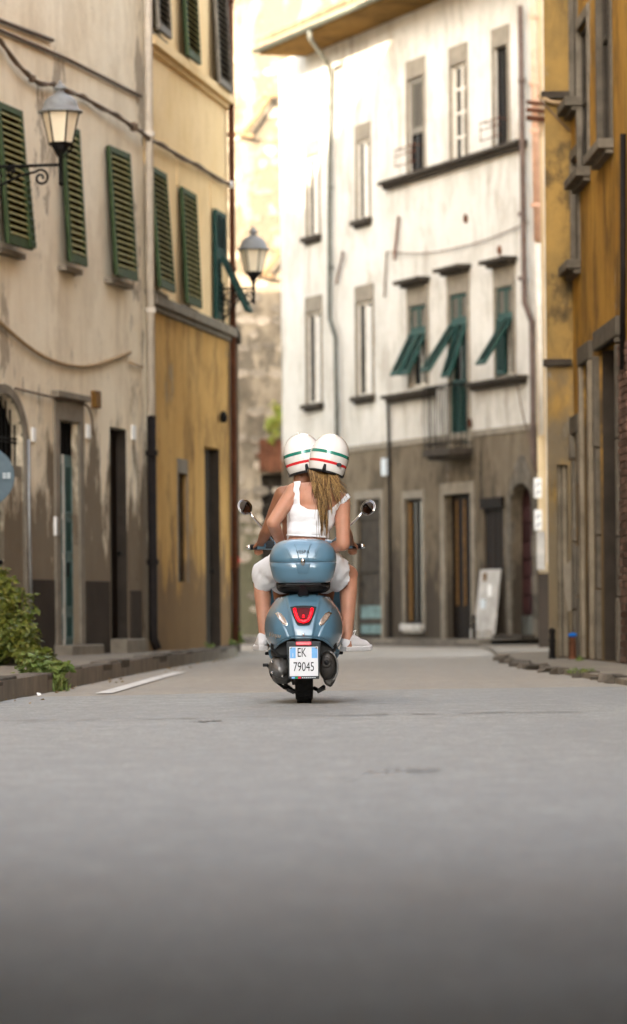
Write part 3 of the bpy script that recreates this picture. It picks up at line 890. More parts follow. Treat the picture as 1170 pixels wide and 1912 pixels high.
for k in range(5):
    u = h['u0'] + (h['u1'] - h['u0']) * (k + 0.5) / 5
    MB().tube([WA.P(u, zt, -0.06), WA.P(u, h['z1'], -0.06)], 0.010, 6).build('bar', 'iron', fan)
m2 = MB(); WA.box(m2, h['u0'] - 0.25, h['u1'] + 0.25, 0.12, h['z0'], -0.3, 0.22); m2.build('doorstep', 'trim', cream, bevel=0.015)
# deep dark doorway
h = holes[2]
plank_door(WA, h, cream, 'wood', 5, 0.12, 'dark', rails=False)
m2 = MB()
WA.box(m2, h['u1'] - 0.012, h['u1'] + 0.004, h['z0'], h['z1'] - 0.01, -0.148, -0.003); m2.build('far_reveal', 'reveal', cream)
m2 = MB(); WA.box(m2, h['u0'] - 0.05, h['u1'] + 0.08, 0.12, h['z0'], -0.4, 0.2); m2.build('doorstep', 'trim', cream, bevel=0.015)
# painted dado
zd = WA.hit(180, 1085)[1]
zz = 0.125
for x0, x1 in ((56, 100), (159, 203), (242, 262)):
    u0, u1, _, _ = WA.rect(x0, x1, 1085, 1215)
    m2 = MB(); WA.box(m2, u0, u1, zz, zd + (0.0 if x0 < 240 else -0.1), -0.01, 0.018); m2.build('dado', 'dado', cream, bevel=0.006)
for i, (x, y) in enumerate(((60, 812), (162, 806), (247, 808))):
    u0, u1, z0, z1 = WA.rect(x - 3.5, x + 3.5, y - 14, y + 14)
    m2 = MB(); WA.box(m2, u0, u1, z0, z1, 0.0, 0.025); m2.build('number_plaque', 'plaque', cream, bevel=0.02)
u0, u1, z0, z1 = WA.rect(169, 178, 730, 762)
m2 = MB(); WA.box(m2, u0, u1, z0, z1, 0.0, 0.07); m2.build('junction_box', 'goldwood', cream, bevel=0.01)
downpipe(cream, [WA.at(52, 820, 0.03), WA.at(54, 1000, 0.03), WA.at(58, 1195, 0.03)], 0.022, 'galv', 'conduit')
m2 = MB(); WA.box(m2, *WA.rect(100, 106, 965, 1000), 0.0, 0.03); m2.build('bell_plate', 'plaque', cream)
# conduits and cables on the wall
cable('conduit', None, [WA.at(-60, 8, 0.03), WA.at(0, 38, 0.03), WA.at(98, 75, 0.03)], 0.022, 'cable', cream)
cable('conduit', None, [WA.at(-60, 25, 0.03), WA.at(0, 56, 0.03), WA.at(130, 112, 0.03), WA.at(263, 180, 0.03)], 0.020, 'cable', cream)
def sag(pts, n=5):
    out = []
    P = [pts[0]] + list(pts) + [pts[-1]]
    for i in range(1, len(P) - 2):
        for k in range(n):
            t = k / n; a, b, c, d = P[i - 1], P[i], P[i + 1], P[i + 2]
            out.append(0.5 * ((2 * b) + (c - a) * t + (2 * a - 5 * b + 4 * c - d) * t * t + (3 * b - a - 3 * c + d) * t ** 3))
    return out + [pts[-1]]
twist = sag([WA.at(-60, 20, 0.06), WA.at(0, 78, 0.06), WA.at(58, 146, 0.06), WA.at(110, 162, 0.08), WA.at(180, 195, 0.06), WA.at(250, 237, 0.10), WB.at(285, 262, 0.08), WB.at(360, 305, 0.05), WB.at(428, 345, 0.06)], 8)
twist_b = [p + Vector((0, 0, 0.028 * math.sin(i * 0.9))) + Vector((0.02 * math.cos(i * 0.9), 0, 0)) for i, p in enumerate(twist)]
ov = thing('overhead_cable', 'twisted brown cable looping along both left house fronts above the shutters', 'cable', twist[0])
MB().tube(twist, 0.022, 6).build('strand', 'cable', ov, smooth=True)
MB().tube(twist_b, 0.016, 6).build('strand', 'cable', ov, smooth=True)
MB().lathe(WB.at(430, 345, 0.06), [(0.0, -0.05), (0.045, -0.04), (0.03, 0), (0.045, 0.04), (0, 0.05)], 10).build('insulator', 'plaque', ov, smooth=True)
MB().lathe(WA.at(60, 147, 0.06), [(0.0, -0.05), (0.04, -0.03), (0.04, 0.03), (0, 0.05)], 8).build('joint', 'cable', ov, smooth=True)
MB().lathe(WA.at(250, 237, 0.10), [(0.0, -0.06), (0.05, -0.04), (0.05, 0.04), (0, 0.06)], 8).build('joint', 'cable', ov, smooth=True)
cable('wall_cable', None, sag([WA.at(-40, 555, 0.03), WA.at(0, 602, 0.03), WA.at(80, 665, 0.03), WA.at(160, 684, 0.03), WA.at(243, 658, 0.03)]), 0.022, 'cable_light', cream)
cable('wall_cable', None, [WA.at(240, 676, 0.03), WA.at(266, 686, 0.03)], 0.014, 'cable_light', cream)
cable('wall_cable', None, sag([WA.at(28, 725, 0.02), WA.at(100, 742, 0.05), WA.at(155, 753, 0.05), WA.at(170, 775, 0.03), WA.at(174, 812, 0.03)]), 0.012, 'cable', cream)
# rain pipe on the joint of the two houses: pale above, dark iron below
pu = uend - 0.16
z_sp = WA.hit(285, 780)[1]
downpipe(cream, [WA.P(pu, HA - 0.2, 0.09), WA.P(pu, z_sp, 0.09)], 0.05, 'pipe_white', 'downpipe', [WA.P(pu, z, 0.09) for z in (4.2, 6.3, 8.5)])
downpipe(cream, [WA.P(pu, z_sp, 0.09), WA.P(pu, 0.3, 0.09), WA.P(pu, 0.16, 0.14)], 0.054, 'pipe_dark', 'downpipe', [WA.P(pu, z, 0.09) for z in (1.2, 2.5)])

# ================================================================== pale yellow and ochre house, left
HB = 14.5
uB = 5.72
zl2 = WB.hit(360, 592)[1]
zl1 = WB.hit(350, 131)[1]
yel = thing('ochre_house', 'ochre house with pale yellow upper storeys and shutters at the left corner', 'house', WB.P(0, 0))
up = [(275, 299, -175, 64), (330, 354, -120, 112), (390, 413, -70, 165)]
md = [(273, 301, 318, 542), (331, 357, 357, 571), (394, 413, 396, 598)]
holes_u = [hole(WB, x0 + 8, x1 - 1, y0 + 5, y1 - 8, 0.2) for x0, x1, y0, y1 in up + md]
holes_l = [hole(WB, 332, 349, 884, 1087, 0.10), hole(WB, 383, 411, 836, 1209, 0.16)]
mb = MB(); facade(mb, WB, 0, uB, zl2, HB, holes_u); shell(mb, WB, 0, uB, zl2, HB, 10.0)
mb.build('upper_wall', 'pale_yellow', yel)
mb = MB(); facade(mb, WB, 0, uB, 0, zl2, holes_l); shell(mb, WB, 0, uB, 0, zl2, 10.0, False)
mb.build('lower_wall', 'ochre', yel)
roofslab(WB, 0.6, uB, HB, 10.0, yel, 0.45, 0.5)
for zl in (zl1, zl2):
    m2 = MB(); WB.box(m2, 0.05, uB + 0.05, zl - 0.07, zl + 0.05, -0.05, 0.11); WB.box(m2, 0.05, uB + 0.03, zl - 0.13, zl - 0.07, -0.05, 0.05)
    m2.build('string_course', 'pale_yellow' if zl == zl1 else 'trim', yel, bevel=0.012)
for i, ((x0, x1, y0, y1), hh) in enumerate(zip(up + md, holes_u)):
    u0, u1, z0, z1 = WB.rect(x0, x1, y0, y1)
    grey = i in (0, 2, 5)
    if i < 5: leaf(WB, (u0 + u1) / 2, z1, u1 - u0, z1 - z0, 0.055, R(2.5 if i != 3 else 4), yel, 'greyslat' if grey else 'green', 'greyslat' if grey else 'olive', 19)
    m2 = MB(); WB.box(m2, hh['u0'], hh['u1'], hh['z0'], hh['z1'], -0.22, -0.205); m2.build('room_shade', 'dark', yel)
    m2 = MB(); WB.box(m2, u0 - 0.03, u1 + 0.03, z0 - 0.08, z0 - 0.02, -0.05, 0.08); m2.build('sill', 'trim', yel, bevel=0.008)
    if i >= 3:
        m2 = MB(); WB.box(m2, u0 - 0.04, u1 + 0.04, z1 + 0.02, z1 + 0.34, -0.03, 0.012); m2.build('lintel', 'pale_yellow', yel)
u0, u1, z0, z1 = WB.rect(*md[2])
zf = WB.hit(403, 478)[1]
leaf(WB, (u0 + u1) / 2, z1, u1 - u0, z1 - zf, 0.055, 0, yel, 'teal', 'tealslat', 8)
leaf(WB, u0 + (u1 - u0) * 0.25, zf, (u1 - u0) / 2, zf - z0, 0.055, 0, yel, 'teal', 'tealslat', 10)
leaf(WB, u0 + (u1 - u0) * 0.75, zf, (u1 - u0) / 2 - 0.02, zf - z0 - 0.05, 0.07, R(25), yel, 'teal', 'tealslat', 10)
hh = holes_l[0]
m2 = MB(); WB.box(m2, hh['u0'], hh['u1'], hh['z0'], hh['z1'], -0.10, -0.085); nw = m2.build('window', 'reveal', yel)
m2 = MB(); WB.box(m2, hh['u0'] + 0.1, hh['u1'] - 0.1, hh['z0'] + 0.1, hh['z1'] - 0.1, -0.083, -0.078); m2.build('pane', 'glass', nw)
for k in range(4):
    u = hh['u0'] + (hh['u1'] - hh['u0']) * (k + 0.5) / 4
    MB().tube([WB.P(u, hh['z0'], -0.04), WB.P(u, hh['z1'], -0.04)], 0.009, 6).build('bar', 'iron', nw)
surround(WB, hh, yel, 0.04, 0.18, 0, 0.012, 'trim')
hh = holes_l[1]
plank_door(WB, hh, yel, 'greywood', 5, 0.13, 'wood', rails=False)
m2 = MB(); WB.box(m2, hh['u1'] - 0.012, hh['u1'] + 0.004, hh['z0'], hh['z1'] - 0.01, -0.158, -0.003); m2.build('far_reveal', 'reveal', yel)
m2 = MB(); WB.box(m2, hh['u0'] - 0.02, hh['u1'] + 0.02, 0.1, hh['z0'], -0.45, 0.12); m2.build('doorstep', 'trim', yel, bevel=0.015)
downpipe(yel, [WB.P(uB - 0.08, HB - 0.2, 0.07), WB.P(uB - 0.08, zl2 - 0.05, 0.07), WB.P(uB - 0.04, zl2 - 0.25, 0.06), WB.P(uB - 0.04, 0.2, 0.06)], 0.04, 'rust', 'downpipe', [WB.P(uB - 0.08, z, 0.07) for z in (5.2, 7.0, 8.8)])
m2 = MB(); m2.lathe(WB.at(417, 778, 0.06), [(0, -0.08), (0.04, -0.07), (0.055, 0.0), (0.03, 0.06), (0, 0.08)], 10); m2.build('wall_light', 'iron', yel, smooth=True)

# ================================================================== small plaster house past the corner
sm = thing('plaster_cottage', 'narrow pale plaster house front just past the ochre corner', 'house', WG.P(0, 0))
zs_ = 4.75
mb = MB(); facade(mb, WG, -1.6, 5.5, 0, zs_, []); shell(mb, WG, -1.6, 5.5, 0, zs_, 6.0)
mb.build('wall', 'grimy', sm)
roofslab(WG, -1.4, 5.4, zs_, 6.0, sm, 0.05, 0.6, 'darktrim')
m2 = MB(); WG.box(m2, 1.2, 1.5, 0.0, zs_ - 0.5, 0.0, 0.06); m2.build('pilaster', 'trim', sm, bevel=0.01)
pt = thing('flower_pot', 'small terracotta flower pot with red flowers on the plaster house front', 'flower pot', at(437, 1064, 53.0))
MB().lathe(at(437, 1062, 53.0), [(0.05, 0), (0.075, 0.1), (0.085, 0.1), (0.085, 0.13), (0.07, 0.13)], 12).build('pot', 'terracotta', pt)
mb = MB(); leaves(mb, at(437, 1046, 53.0), (0.07, 0.07, 0.08), 60, 0.05, 0.0); mb.build('flowers', 'flag_red', pt)
mb = MB(); mb.box(at(433, 1065, 53.02), (0.2, 0.12, 0.02)); mb.build('bracket', 'iron', pt)

# ================================================================== old stone building behind
ys = 88.0
WS = Wall((-14.0, ys), 0, 1); WS.d = Vector((1, 0, 0)); WS.n = Vector((0, -1, 0)); WS.x = WS.n.cross(Vector((0, 0, 1))); WS.rot = Matrix((WS.x, WS.n, Vector((0, 0, 1)))).transposed()
st = thing('stone_tower', 'tall sunlit old rubble stone building closing the street behind', 'building', WS.P(14, 0))
hs_ = [hole(WS, 488, 532, 885, 1160, 0.5)]
hs_[0]['z0'] = 0.1
mb = MB(); facade(mb, WS, 0, 24, 0, 24, hs_); shell(mb, WS, 0, 24, 0, 24, 9)
mb.build('wall', 'rubble_plaster', st)
plank_door(WS, hs_[0], st, 'greywood', 4, 0.3, 'wood')
# stones standing proud of the worn render
rnd = random.Random(3)
SM = []
for k in range(7):
    b = MB(); n = 8; rings = []
    outl = [rnd.uniform(0.62, 1.15) for _ in range(n)]
    for (sc, dz) in ((1.0, -0.03), (1.0, 0.012), (0.80, 0.028)):
        rings.append([Vector((0.5 * sc * outl[i] * math.copysign(abs(math.cos(6.283 * i / n)) ** 0.6, math.cos(6.283 * i / n)), dz, 0.5 * sc * outl[i] * math.copysign(abs(math.sin(6.283 * i / n)) ** 0.6, math.sin(6.283 * i / n)))) for i in range(n)])
    b.loft(rings)
    SM.append(b.mesh('stone'))
for row in range(46):
    z = 0.4 + row * 0.30
    x = -2.3
    while x < 0.2:
        wd = rnd.uniform(0.22, 0.55)
        if rnd.random() < (0.55 if z < 8 else 0.25):
            s = link('stone', rnd.choice(SM), 'rubble', st)
            s.location = Vector((x + wd / 2, ys, z + rnd.uniform(-0.04, 0.04))) - wloc(st)
            s.scale = (wd * 0.95, -1, rnd.uniform(0.2, 0.29)); s.rotation_euler = (0, rnd.uniform(-0.12, 0.12), 0)
        x += wd
def strut(p0, p1, label):
    t = thing('timber_strut', label, 'beam', (p0 + p1) / 2, 'timber struts fixed to the stone building')
    t_ = (p1 - p0).normalized()
    MB().tube([p0, (p0 + p1) / 2, p1], [0.065, 0.06, 0.065], 10).build('beam', 'oldbeam', t, smooth=True)
    for p, s_ in ((p0, -1), (p1, 1)):
        MB().tube([p - Vector((0.2, 0, -0.02)), p + Vector((0.22, 0, 0.06 * s_))], 0.05, 8).build('end_plate', 'oldbeam', t)
        MB().tube([p, p + Vector((0, 0.35, 0))], 0.03, 8).build('spike', 'iron', t)
strut(at(455, 250, ys - 0.28), at(504, 181, ys - 0.28), 'upper diagonal timber strut high on the sunlit stone building')
strut(at(492, 512, ys - 0.28), at(526, 468, ys - 0.28), 'lower diagonal timber strut on the stone building beside the far street lamp')
rb = thing('rusty_sheet', 'rusty brown metal board hanging under the vine on the stone building', 'board', at(512, 850, ys - 0.12))
for k in range(4):
    a = 484 + 15 * k
    m2 = MB(); p = at(a + 7.5, 850, ys - 0.1); m2.box(p, (0.175, 0.04, 0.72 + 0.05 * (k % 2))); m2.build('plank', 'rust', rb, bevel=0.008)
m2 = MB(); m2.box(at(507, 850, ys - 0.05), (0.72, 0.05, 0.08)); m2.build('batten', 'rust', rb)
vine = thing('wall_vine', 'yellow green vine hanging over the rusty board on the stone building', 'vine', at(520, 790, ys - 0.2))
mb = MB()
for (px, py, n) in ((525, 765, 260), (512, 800, 220), (530, 810, 160), (505, 775, 120)):
    leaves(mb, at(px, py, ys - 0.22), (0.22, 0.12, 0.34), n, 0.085, 0.5)
mb.build('foliage', 'vine', vine)
MB().tube([at(535, 735, ys - 0.1), at(522, 770, ys - 0.2), at(512, 815, ys - 0.2)], [0.02, 0.015, 0.008], 6).build('stem', 'stem', vine)

# ================================================================== white house across the bend
HC = 11.45
wh = thing('white_house', 'three storey white house with grey stone window surrounds facing down the street', 'house', WC.P(0, 0))
ua, ub = -1.2, 12.35           # towards the right end, towards the left corner
zmid = 3.65
top_l = [hole(WC, 574, 596, 290, 441, 0.08), hole(WC, 667, 690, 261, 410, 0.08)]
low_l = [hole(WC, 574, 600, 582, 754, 0.08), hole(WC, 667, 696, 562, 739, 0.08)]
top_r = [hole(WC, 763, 792, 144, 320, 0.11), hole(WC, 843, 871, 119, 299, 0.11), hole(WC, 923, 949, 86, 273, 0.11)]
mid_r = [hole(WC, 765, 797, 570, 722, 0.12), hole(WC, 841, 874, 548, 838, 0.12), hole(WC, 927, 959, 535, 702, 0.12)]
g_r = [hole(WC, 667, 713, 932, 1187, 0.09), hole(WC, 756, 790, 931, 1165, 0.12), hole(WC, 832, 882, 922, 1199, 0.16), hole(WC, 903, 940, 940, 1063, 0.07), hole(WC, 957, 997, 903, 1198, 0.18, arch=0.36)]
for k in (0, 2, 4): g_r[k]['z0'] = 0.125
mb = MB(); facade(mb, WC, ua, ub, zmid, HC, top_l + low_l + top_r + mid_r); shell(mb, WC, ua, ub, zmid, HC, 8.5)
mb.build('upper_wall', 'white', wh)
mb = MB(); facade(mb, WC, ua, ub, 0, zmid, g_r); shell(mb, WC, ua, ub, 0, zmid, 8.5, False)
mb.build('ground_floor_wall', 'grimy', wh)
m2 = MB(); WC.box(m2, ua, ub, zmid - 0.05, zmid + 0.06, -0.02, 0.02); m2.build('string_course', 'trim', wh, bevel=0.006)
for k, h in enumerate(top_l + low_l):
    surround(WC, h, wh, 0.07, 0.30, 0.0, 0.03)
    sill(WC, h, wh, 0.12, 0.09, 0.13)
    pane_window(WC, h, wh, curtain=(0.5, 0.62, 0.55, 0.48)[k], bars=1)
for k, h in enumerate(top_r):
    surround(WC, h, wh, 0.08, 0.33, 0.0, 0.03)
    if k == 1: pane_window(WC, h, wh, bars=4)
    else:
        fr = pane_window(WC, h, wh, bars=1, framemat='wood')
        u0, u1 = h['u0'], h['u1']; hz = h['z1'] - h['z0']
        if k == 0: leaf(WC, (u0 + u1) / 2, h['z1'] - 0.02, u1 - u0 - 0.03, hz * 0.58, -0.05, 0, wh, 'greyslat', 'greyslat', 16)
        else: leaf(WC, u0 + 0.14, h['z1'] - 0.02, 0.26, hz - 0.05, -0.05, 0, wh, 'wood', 'wood', 22)
        for zz in (0.12, 0.3, 0.42):
            MB().tube([WC.P(u0 - 0.22, h['z0'] + zz, 0.24), WC.P(u1 + 0.1, h['z0'] + zz, 0.24)], 0.010, 6).build('drying_rail', 'rust', wh)
        for u in (u0 - 0.02, u1 + 0.02):
            MB().tube([WC.P(u, h['z0'] + 0.42, -0.02), WC.P(u, h['z0'] + 0.42, 0.26), WC.P(u, h['z0'] + 0.1, 0.26)], 0.010, 6).build('rail_bracket', 'rust', wh)
def ledge(x0, y0, x1, y1, name='window_ledge', cuts=()):
    ua_, za = WC.hit(x0, y0); ub_, zb = WC.hit(x1, y1)
    z = (za + zb) / 2; a, b = min(ua_, ub_), max(ua_, ub_)
    m2 = MB(); WC.box(m2, a, b, z - 0.02, z + 0.05, -0.05, 0.20); WC.box(m2, a + 0.05, b - 0.05, z - 0.09, z - 0.02, -0.05, 0.12)
    m2.build(name, 'darktrim', wh, bevel=0.012)
ledge(722, 344, 985, 268)
ledge(728, 744, 815, 731); ledge(886, 720, 986, 706)
for k, h in enumerate(mid_r):
    surround(WC, h, wh, 0.09, 0.34, 0.0, 0.03)
    m2 = MB(); zt = h['z1'] + 0.34
    WC.box(m2, h['u0'] - 0.18, h['u1'] + 0.18, zt + 0.06, zt + 0.13, -0.05, 0.26); WC.box(m2, h['u0'] - 0.12, h['u1'] + 0.12, zt, zt + 0.06, -0.05, 0.15)
    m2.build('hood_mould', 'darktrim', wh, bevel=0.012)
    fr = pane_window(WC, h, wh, bars=1, framemat='teal' if k == 1 else 'frame_white', d=0.14)
    u0, u1 = h['u0'], h['u1']; wl = (u1 - u0) / 2 - 0.01; uc = (u0 + u1) / 2
    zf = WC.hit((842, 0)[0], (623, 602, 590)[k])[1] if False else WC.hit((780, 857, 943)[k], (620, 602, 592)[k])[1]
    for s_ in (0, 1):        # s_=1: the leaf nearer the left of the picture
        u = uc + (wl / 2 + 0.005) * (1 if s_ else -1)
        leaf(WC, u, h['z1'] - 0.01, wl, h['z1'] - zf - 0.02, -0.03, 0, wh, 'teal', 'greyslat', 11)
        zb = zf - (0.86, 1.02, 0.98)[k]
        tl = ((25, 27), (20, 34), (34, 0))[k][s_]
        if k == 2 and s_ == 1: zb = h['z0'] + 0.03
        leaf(WC, u, zf, wl, zf - zb, 0.0, R(tl), wh, 'teal', 'tealslat', 12)
    if k == 1:
        zl = WC.hit(857, 708)[1]
        for s_ in (0, 1):
            u = uc + (wl / 2 + 0.005) * (1 if s_ else -1)
            leaf(WC, u, zl, wl, zl - h['z0'] - 0.02, -0.03, 0, wh, 'teal', 'teal', 12)
# balcony
h = mid_r[1]
zb = h['z0']; u0, u1 = h['u0'] - 0.20, h['u1'] + 0.22
bal = MB(); WC.box(bal, u0, u1, zb - 0.13, zb - 0.01, 0.0, 0.46); WC.box(bal, u0 + 0.05, u1 - 0.05, zb - 0.19, zb - 0.13, 0.0, 0.38)
bal = bal.build('balcony', 'darktrim', wh, bevel=0.012)
zr = zb + 1.08
MB().tube([WC.P(u0 + 0.02, zr, 0), WC.P(u0 + 0.02, zr, 0.43), WC.P(u1 - 0.02, zr, 0.43), WC.P(u1 - 0.02, zr, 0)], 0.018, 6).build('handrail', 'iron', bal)
MB().tube([WC.P(u0 + 0.02, zb + 0.08, 0), WC.P(u0 + 0.02, zb + 0.08, 0.43), WC.P(u1 - 0.02, zb + 0.08, 0.43), WC.P(u1 - 0.02, zb + 0.08, 0)], 0.012, 6).build('handrail', 'iron', bal)
bars = [(u0 + 0.02 + (u1 - u0 - 0.04) * k / 10, 0.43) for k in range(11)] + [(u, 0.43 * k / 4) for u in (u0 + 0.02, u1 - 0.02) for k in (1, 2, 3)]
for u, o in bars:
    MB().tube([WC.P(u, zb - 0.02, o), WC.P(u, zb + 0.55, o + (0.02 if o > 0.4 else 0)), WC.P(u, zr, o)], 0.009, 6).build('baluster', 'iron', bal)
# ground floor
h = g_r[0]; dr = plank_door(WC, h, wh, 'greywood', 4, 0.06, 'wood')
m2 = MB(); WC.box(m2, h['u0'] + 0.05, h['u1'] - 0.05, 0.2, 0.72, -0.055, -0.035); m2.build('kick_panel', 'tealdoor', dr, bevel=0.01)
surround(WC, h, wh, 0.12, 0.16, 0, 0.03)
h = g_r[1]; fr = pane_window(WC, h, wh, bars=1, framemat='wood', d=0.2)
m2 = MB(); WC.box(m2, h['u1'] - 0.2, h['u1'] - 0.06, h['z0'] + 0.06, h['z1'] - 0.06, -0.066, -0.05); m2.build('shutter_board', 'goldwood', fr)
sill(WC, h, wh, 0.05, 0.12, 0.1, 'tarp'); surround(WC, h, wh, 0.09, 0.14, 0, 0.025)
h = g_r[2]; dr = plank_door(WC, h, wh, 'wood', 6, 0.12, 'dark', rails=False)
for u in (0.2, 0.5, 0.78):
    m2 = MB(); uu = h['u0'] + (h['u1'] - h['u0']) * u; WC.box(m2, uu - 0.03, uu + 0.03, 0.7, h['z1'] - 0.1, -0.119, -0.10); m2.build('gilded_strip', 'goldwood', dr)
surround(WC, h, wh, 0.16, 0.2, 0, 0.04, 'trim')
h = g_r[3]; plank_door(WC, h, wh, 'wood', 4, 0.035, 'dark', rails=False, name='shop_shutter')
m2 = MB(); WC.box(m2, h['u0'] - 0.05, h['u1'] + 0.05, h['z1'], h['z1'] + 0.10, -0.02, 0.06); WC.box(m2, h['u0'] - 0.05, h['u1'] + 0.05, h['z1'] - 0.08, h['z1'], -0.02, 0.05)
m2.build('shop_lintel', 'wood', wh)
u0, u1, z0, z1 = WC.rect(902, 941, 1063, 1203)
nb = thing('notice_board', 'pale weathered notice board leaning at the wall left of the arched door', 'board', WC.P((u0 + u1) / 2, 0.12, 0.1))
m2 = MB(); m2.hexa([WC.P(u0, 0.123, 0.20), WC.P(u1, 0.123, 0.20), WC.P(u1, 0.123, 0.17), WC.P(u0, 0.123, 0.17), WC.P(u0 + 0.02, z1, 0.06), WC.P(u1 - 0.02, z1, 0.06), WC.P(u1 - 0.02, z1, 0.03), WC.P(u0 + 0.02, z1, 0.03)])
m2.build('panel', 'tarp', nb, bevel=0.01)
for (f, zz, ww, hh_, mt) in ((0.3, 1.18, 0.13, 0.14, 'goldwood'), (0.62, 0.95, 0.16, 0.2, 'plaque'), (0.35, 0.72, 0.2, 0.16, 'sticker')):
    u = u0 + (u1 - u0) * (1 - f); o = 0.065 + 0.14 * (z1 - zz) / (z1 - 0.12)
    m2 = MB(); WC.box(m2, u - ww / 2, u + ww / 2, zz - hh_ / 2, zz + hh_ / 2, o - 0.01, o + 0.012); m2.build('paper', mt, nb)
for f in (0.2, 0.7):
    u = u0 + (u1 - u0) * f; m2 = MB(); WC.box(m2, u - 0.1, u + 0.1, 0.12, 0.3, 0.2, 0.33); m2.build('foot', 'tarp', nb, bevel=0.03)
# arched door: ring of cut stones, pointed outside, round inside
h = g_r[4]; uc = (h['u0'] + h['u1']) / 2; zs = h['z1'] - h['arch']; aw = (h['u1'] - h['u0']) / 2
zap = WC.hit(972, 848)[1]
N = 13
inn = arch_pts(h['u0'], h['u1'], zs, h['z1'], N)
out_ = []
for k in range(N + 1):
    x = -1 + 2 * k / N
    ww = aw + 0.20
    out_.append((uc + ww * x, zs + (zap - zs) * (1 - abs(x) ** 1.55)))
for k in range(N):
    p = [inn[k], inn[k + 1], out_[k + 1], out_[k]]
    cx = sum(q[0] for q in p) / 4; cz = sum(q[1] for q in p) / 4
    p = [(cx + (q[0] - cx) * 0.96, cz + (q[1] - cz) * 0.96) for q in p]
    pr = 0.04 + random.uniform(-0.006, 0.01)
    MB().hexa([WC.P(*q, -0.05) for q in p] + [WC.P(*q, pr) for q in p]).build('voussoir', 'stone', wh, bevel=0.008)
for sd in (h['u0'] - 0.20, h['u1']):
    z = 0.125; k = 0
    while z < zs - 0.05:
        hb = min(random.uniform(0.28, 0.42), zs - z)
        m2 = MB(); WC.box(m2, sd + (0.0 if k % 2 else 0.02), sd + 0.20, z + 0.006, z + hb - 0.006, -0.05, 0.04 + random.uniform(-0.006, 0.008)); m2.build('jamb_stone', 'stone', wh, bevel=0.008)
        z += hb; k += 1
hd = dict(h)
ap = arch_pts(h['u0'], h['u1'], zs, h['z1'], 12)
m2 = MB(); m2.add([WC.P(u, z, -0.175) for u, z in ap] + [WC.P(h['u1'], 0.125, -0.175), WC.P(h['u0'], 0.125, -0.175)], [tuple(range(15))]); dr = m2.build('door', 'redwood', wh)
for c in range(2):
    for r_ in range(6):
        a = h['u0'] + aw * c + 0.04; z = 0.55 + r_ * (zs - 0.55) / 6
        m2 = MB(); WC.box(m2, a, a + aw - 0.08, z + 0.03, z + (zs - 0.55) / 6 - 0.03, -0.175, -0.155); m2.build('panel', 'redwood', dr, bevel=0.01)
m2 = MB(); WC.box(m2, h['u0'], h['u1'], 0.13, 0.52, -0.174, -0.158); m2.build('kick_plate', 'pipe_grey', dr)
m2 = MB(); WC.box(m2, h['u0'] - 0.15, h['u1'] + 0.2, 0.115, 0.2, -0.2, 0.3); m2.build('doorstep', 'darktrim', wh, bevel=0.015)
# eave: flat ochre soffit, gutter, roof and its tiles
ov_ = 0.92
ue = WC.hit(484, 112, ov_)[0]
m2 = MB(); WC.box(m2, ua, ue, HC - 0.10, HC, -0.3, ov_); m2.build('soffit', 'soffit', wh)
rf = MB()
for (o0, za), (o1, zb_) in (((ov_ + 0.02, HC + 0.005), (-4.2, HC + 1.75)),):
    rf.hexa([WC.P(ua, za, o0), WC.P(ue, za, o0), WC.P(ue, zb_, o1), WC.P(ua, zb_, o1), WC.P(ua, za + 0.1, o0), WC.P(ue, za + 0.1, o0), WC.P(ue, zb_ + 0.1, o1), WC.P(ua, zb_ + 0.1, o1)])
    rf.hexa([WC.P(ua, HC, -9), WC.P(ue, HC, -9), WC.P(ue, zb_, -4.2), WC.P(ua, zb_, -4.2), WC.P(ua, HC + 0.1, -9), WC.P(ue, HC + 0.1, -9), WC.P(ue, zb_ + 0.1, -4.2), WC.P(ua, zb_ + 0.1, -4.2)])
rf = rf.build('roof', 'tile', wh)
tb = MB(); nn = 6
prof = [(0.085 * math.cos(math.pi * k / nn), 0.085 * math.sin(math.pi * k / nn)) for k in range(nn + 1)]
tb.loft([[Vector((x, 0.0, z)) for x, z in prof] + [Vector((x * 0.8, 0.0, z * 0.8)) for x, z in reversed(prof)],
         [Vector((x * 0.82, -0.46, z * 0.82)) for x, z in prof] + [Vector((x * 0.64, -0.46, z * 0.64)) for x, z in reversed(prof)]])
tm = tb.mesh('roof_tile')
pitch = math.atan2(1.745, 5.14)
for r_ in range(4):
    for k in range(int((ue - ua) / 0.19)):
        o = link('roof_tile', tm, 'tile', rf)
        out = ov_ + 0.06 - r_ * 0.36 * math.cos(pitch)
        o.location = WC.P(ua + 0.1 + k * 0.19 + random.uniform(-0.012, 0.012), HC + 0.115 + r_ * 0.36 * math.sin(pitch) + 0.012 * random.random(), out) - wloc(rf)
        mw = W_ = WC.rot.to_4x4() @ Matrix.Rotation(-pitch + 0.03, 4, 'X') @ Matrix.Rotation(random.uniform(-0.04, 0.04), 4, 'Z')
        o.rotation_euler = mw.to_euler()
gp = [WC.P(ua, HC - 0.0, ov_ + 0.07), WC.P(ue + 0.06, HC - 0.0, ov_ + 0.07)]
g2 = MB(); rr = 0.075
ringp = []
for p in gp:
    ringp.append([p + WC.n * (rr * math.cos(a)) + Vector((0, 0, rr * math.sin(a))) for a in [math.pi + math.pi * k / 8 for k in range(9)]] + [p + WC.n * ((rr - 0.01) * math.cos(a)) + Vector((0, 0, (rr - 0.01) * math.sin(a))) for a in [2 * math.pi - math.pi * k / 8 for k in range(9)]])
g2.loft(ringp); g2.build('gutter', 'gutter', wh, smooth=True)
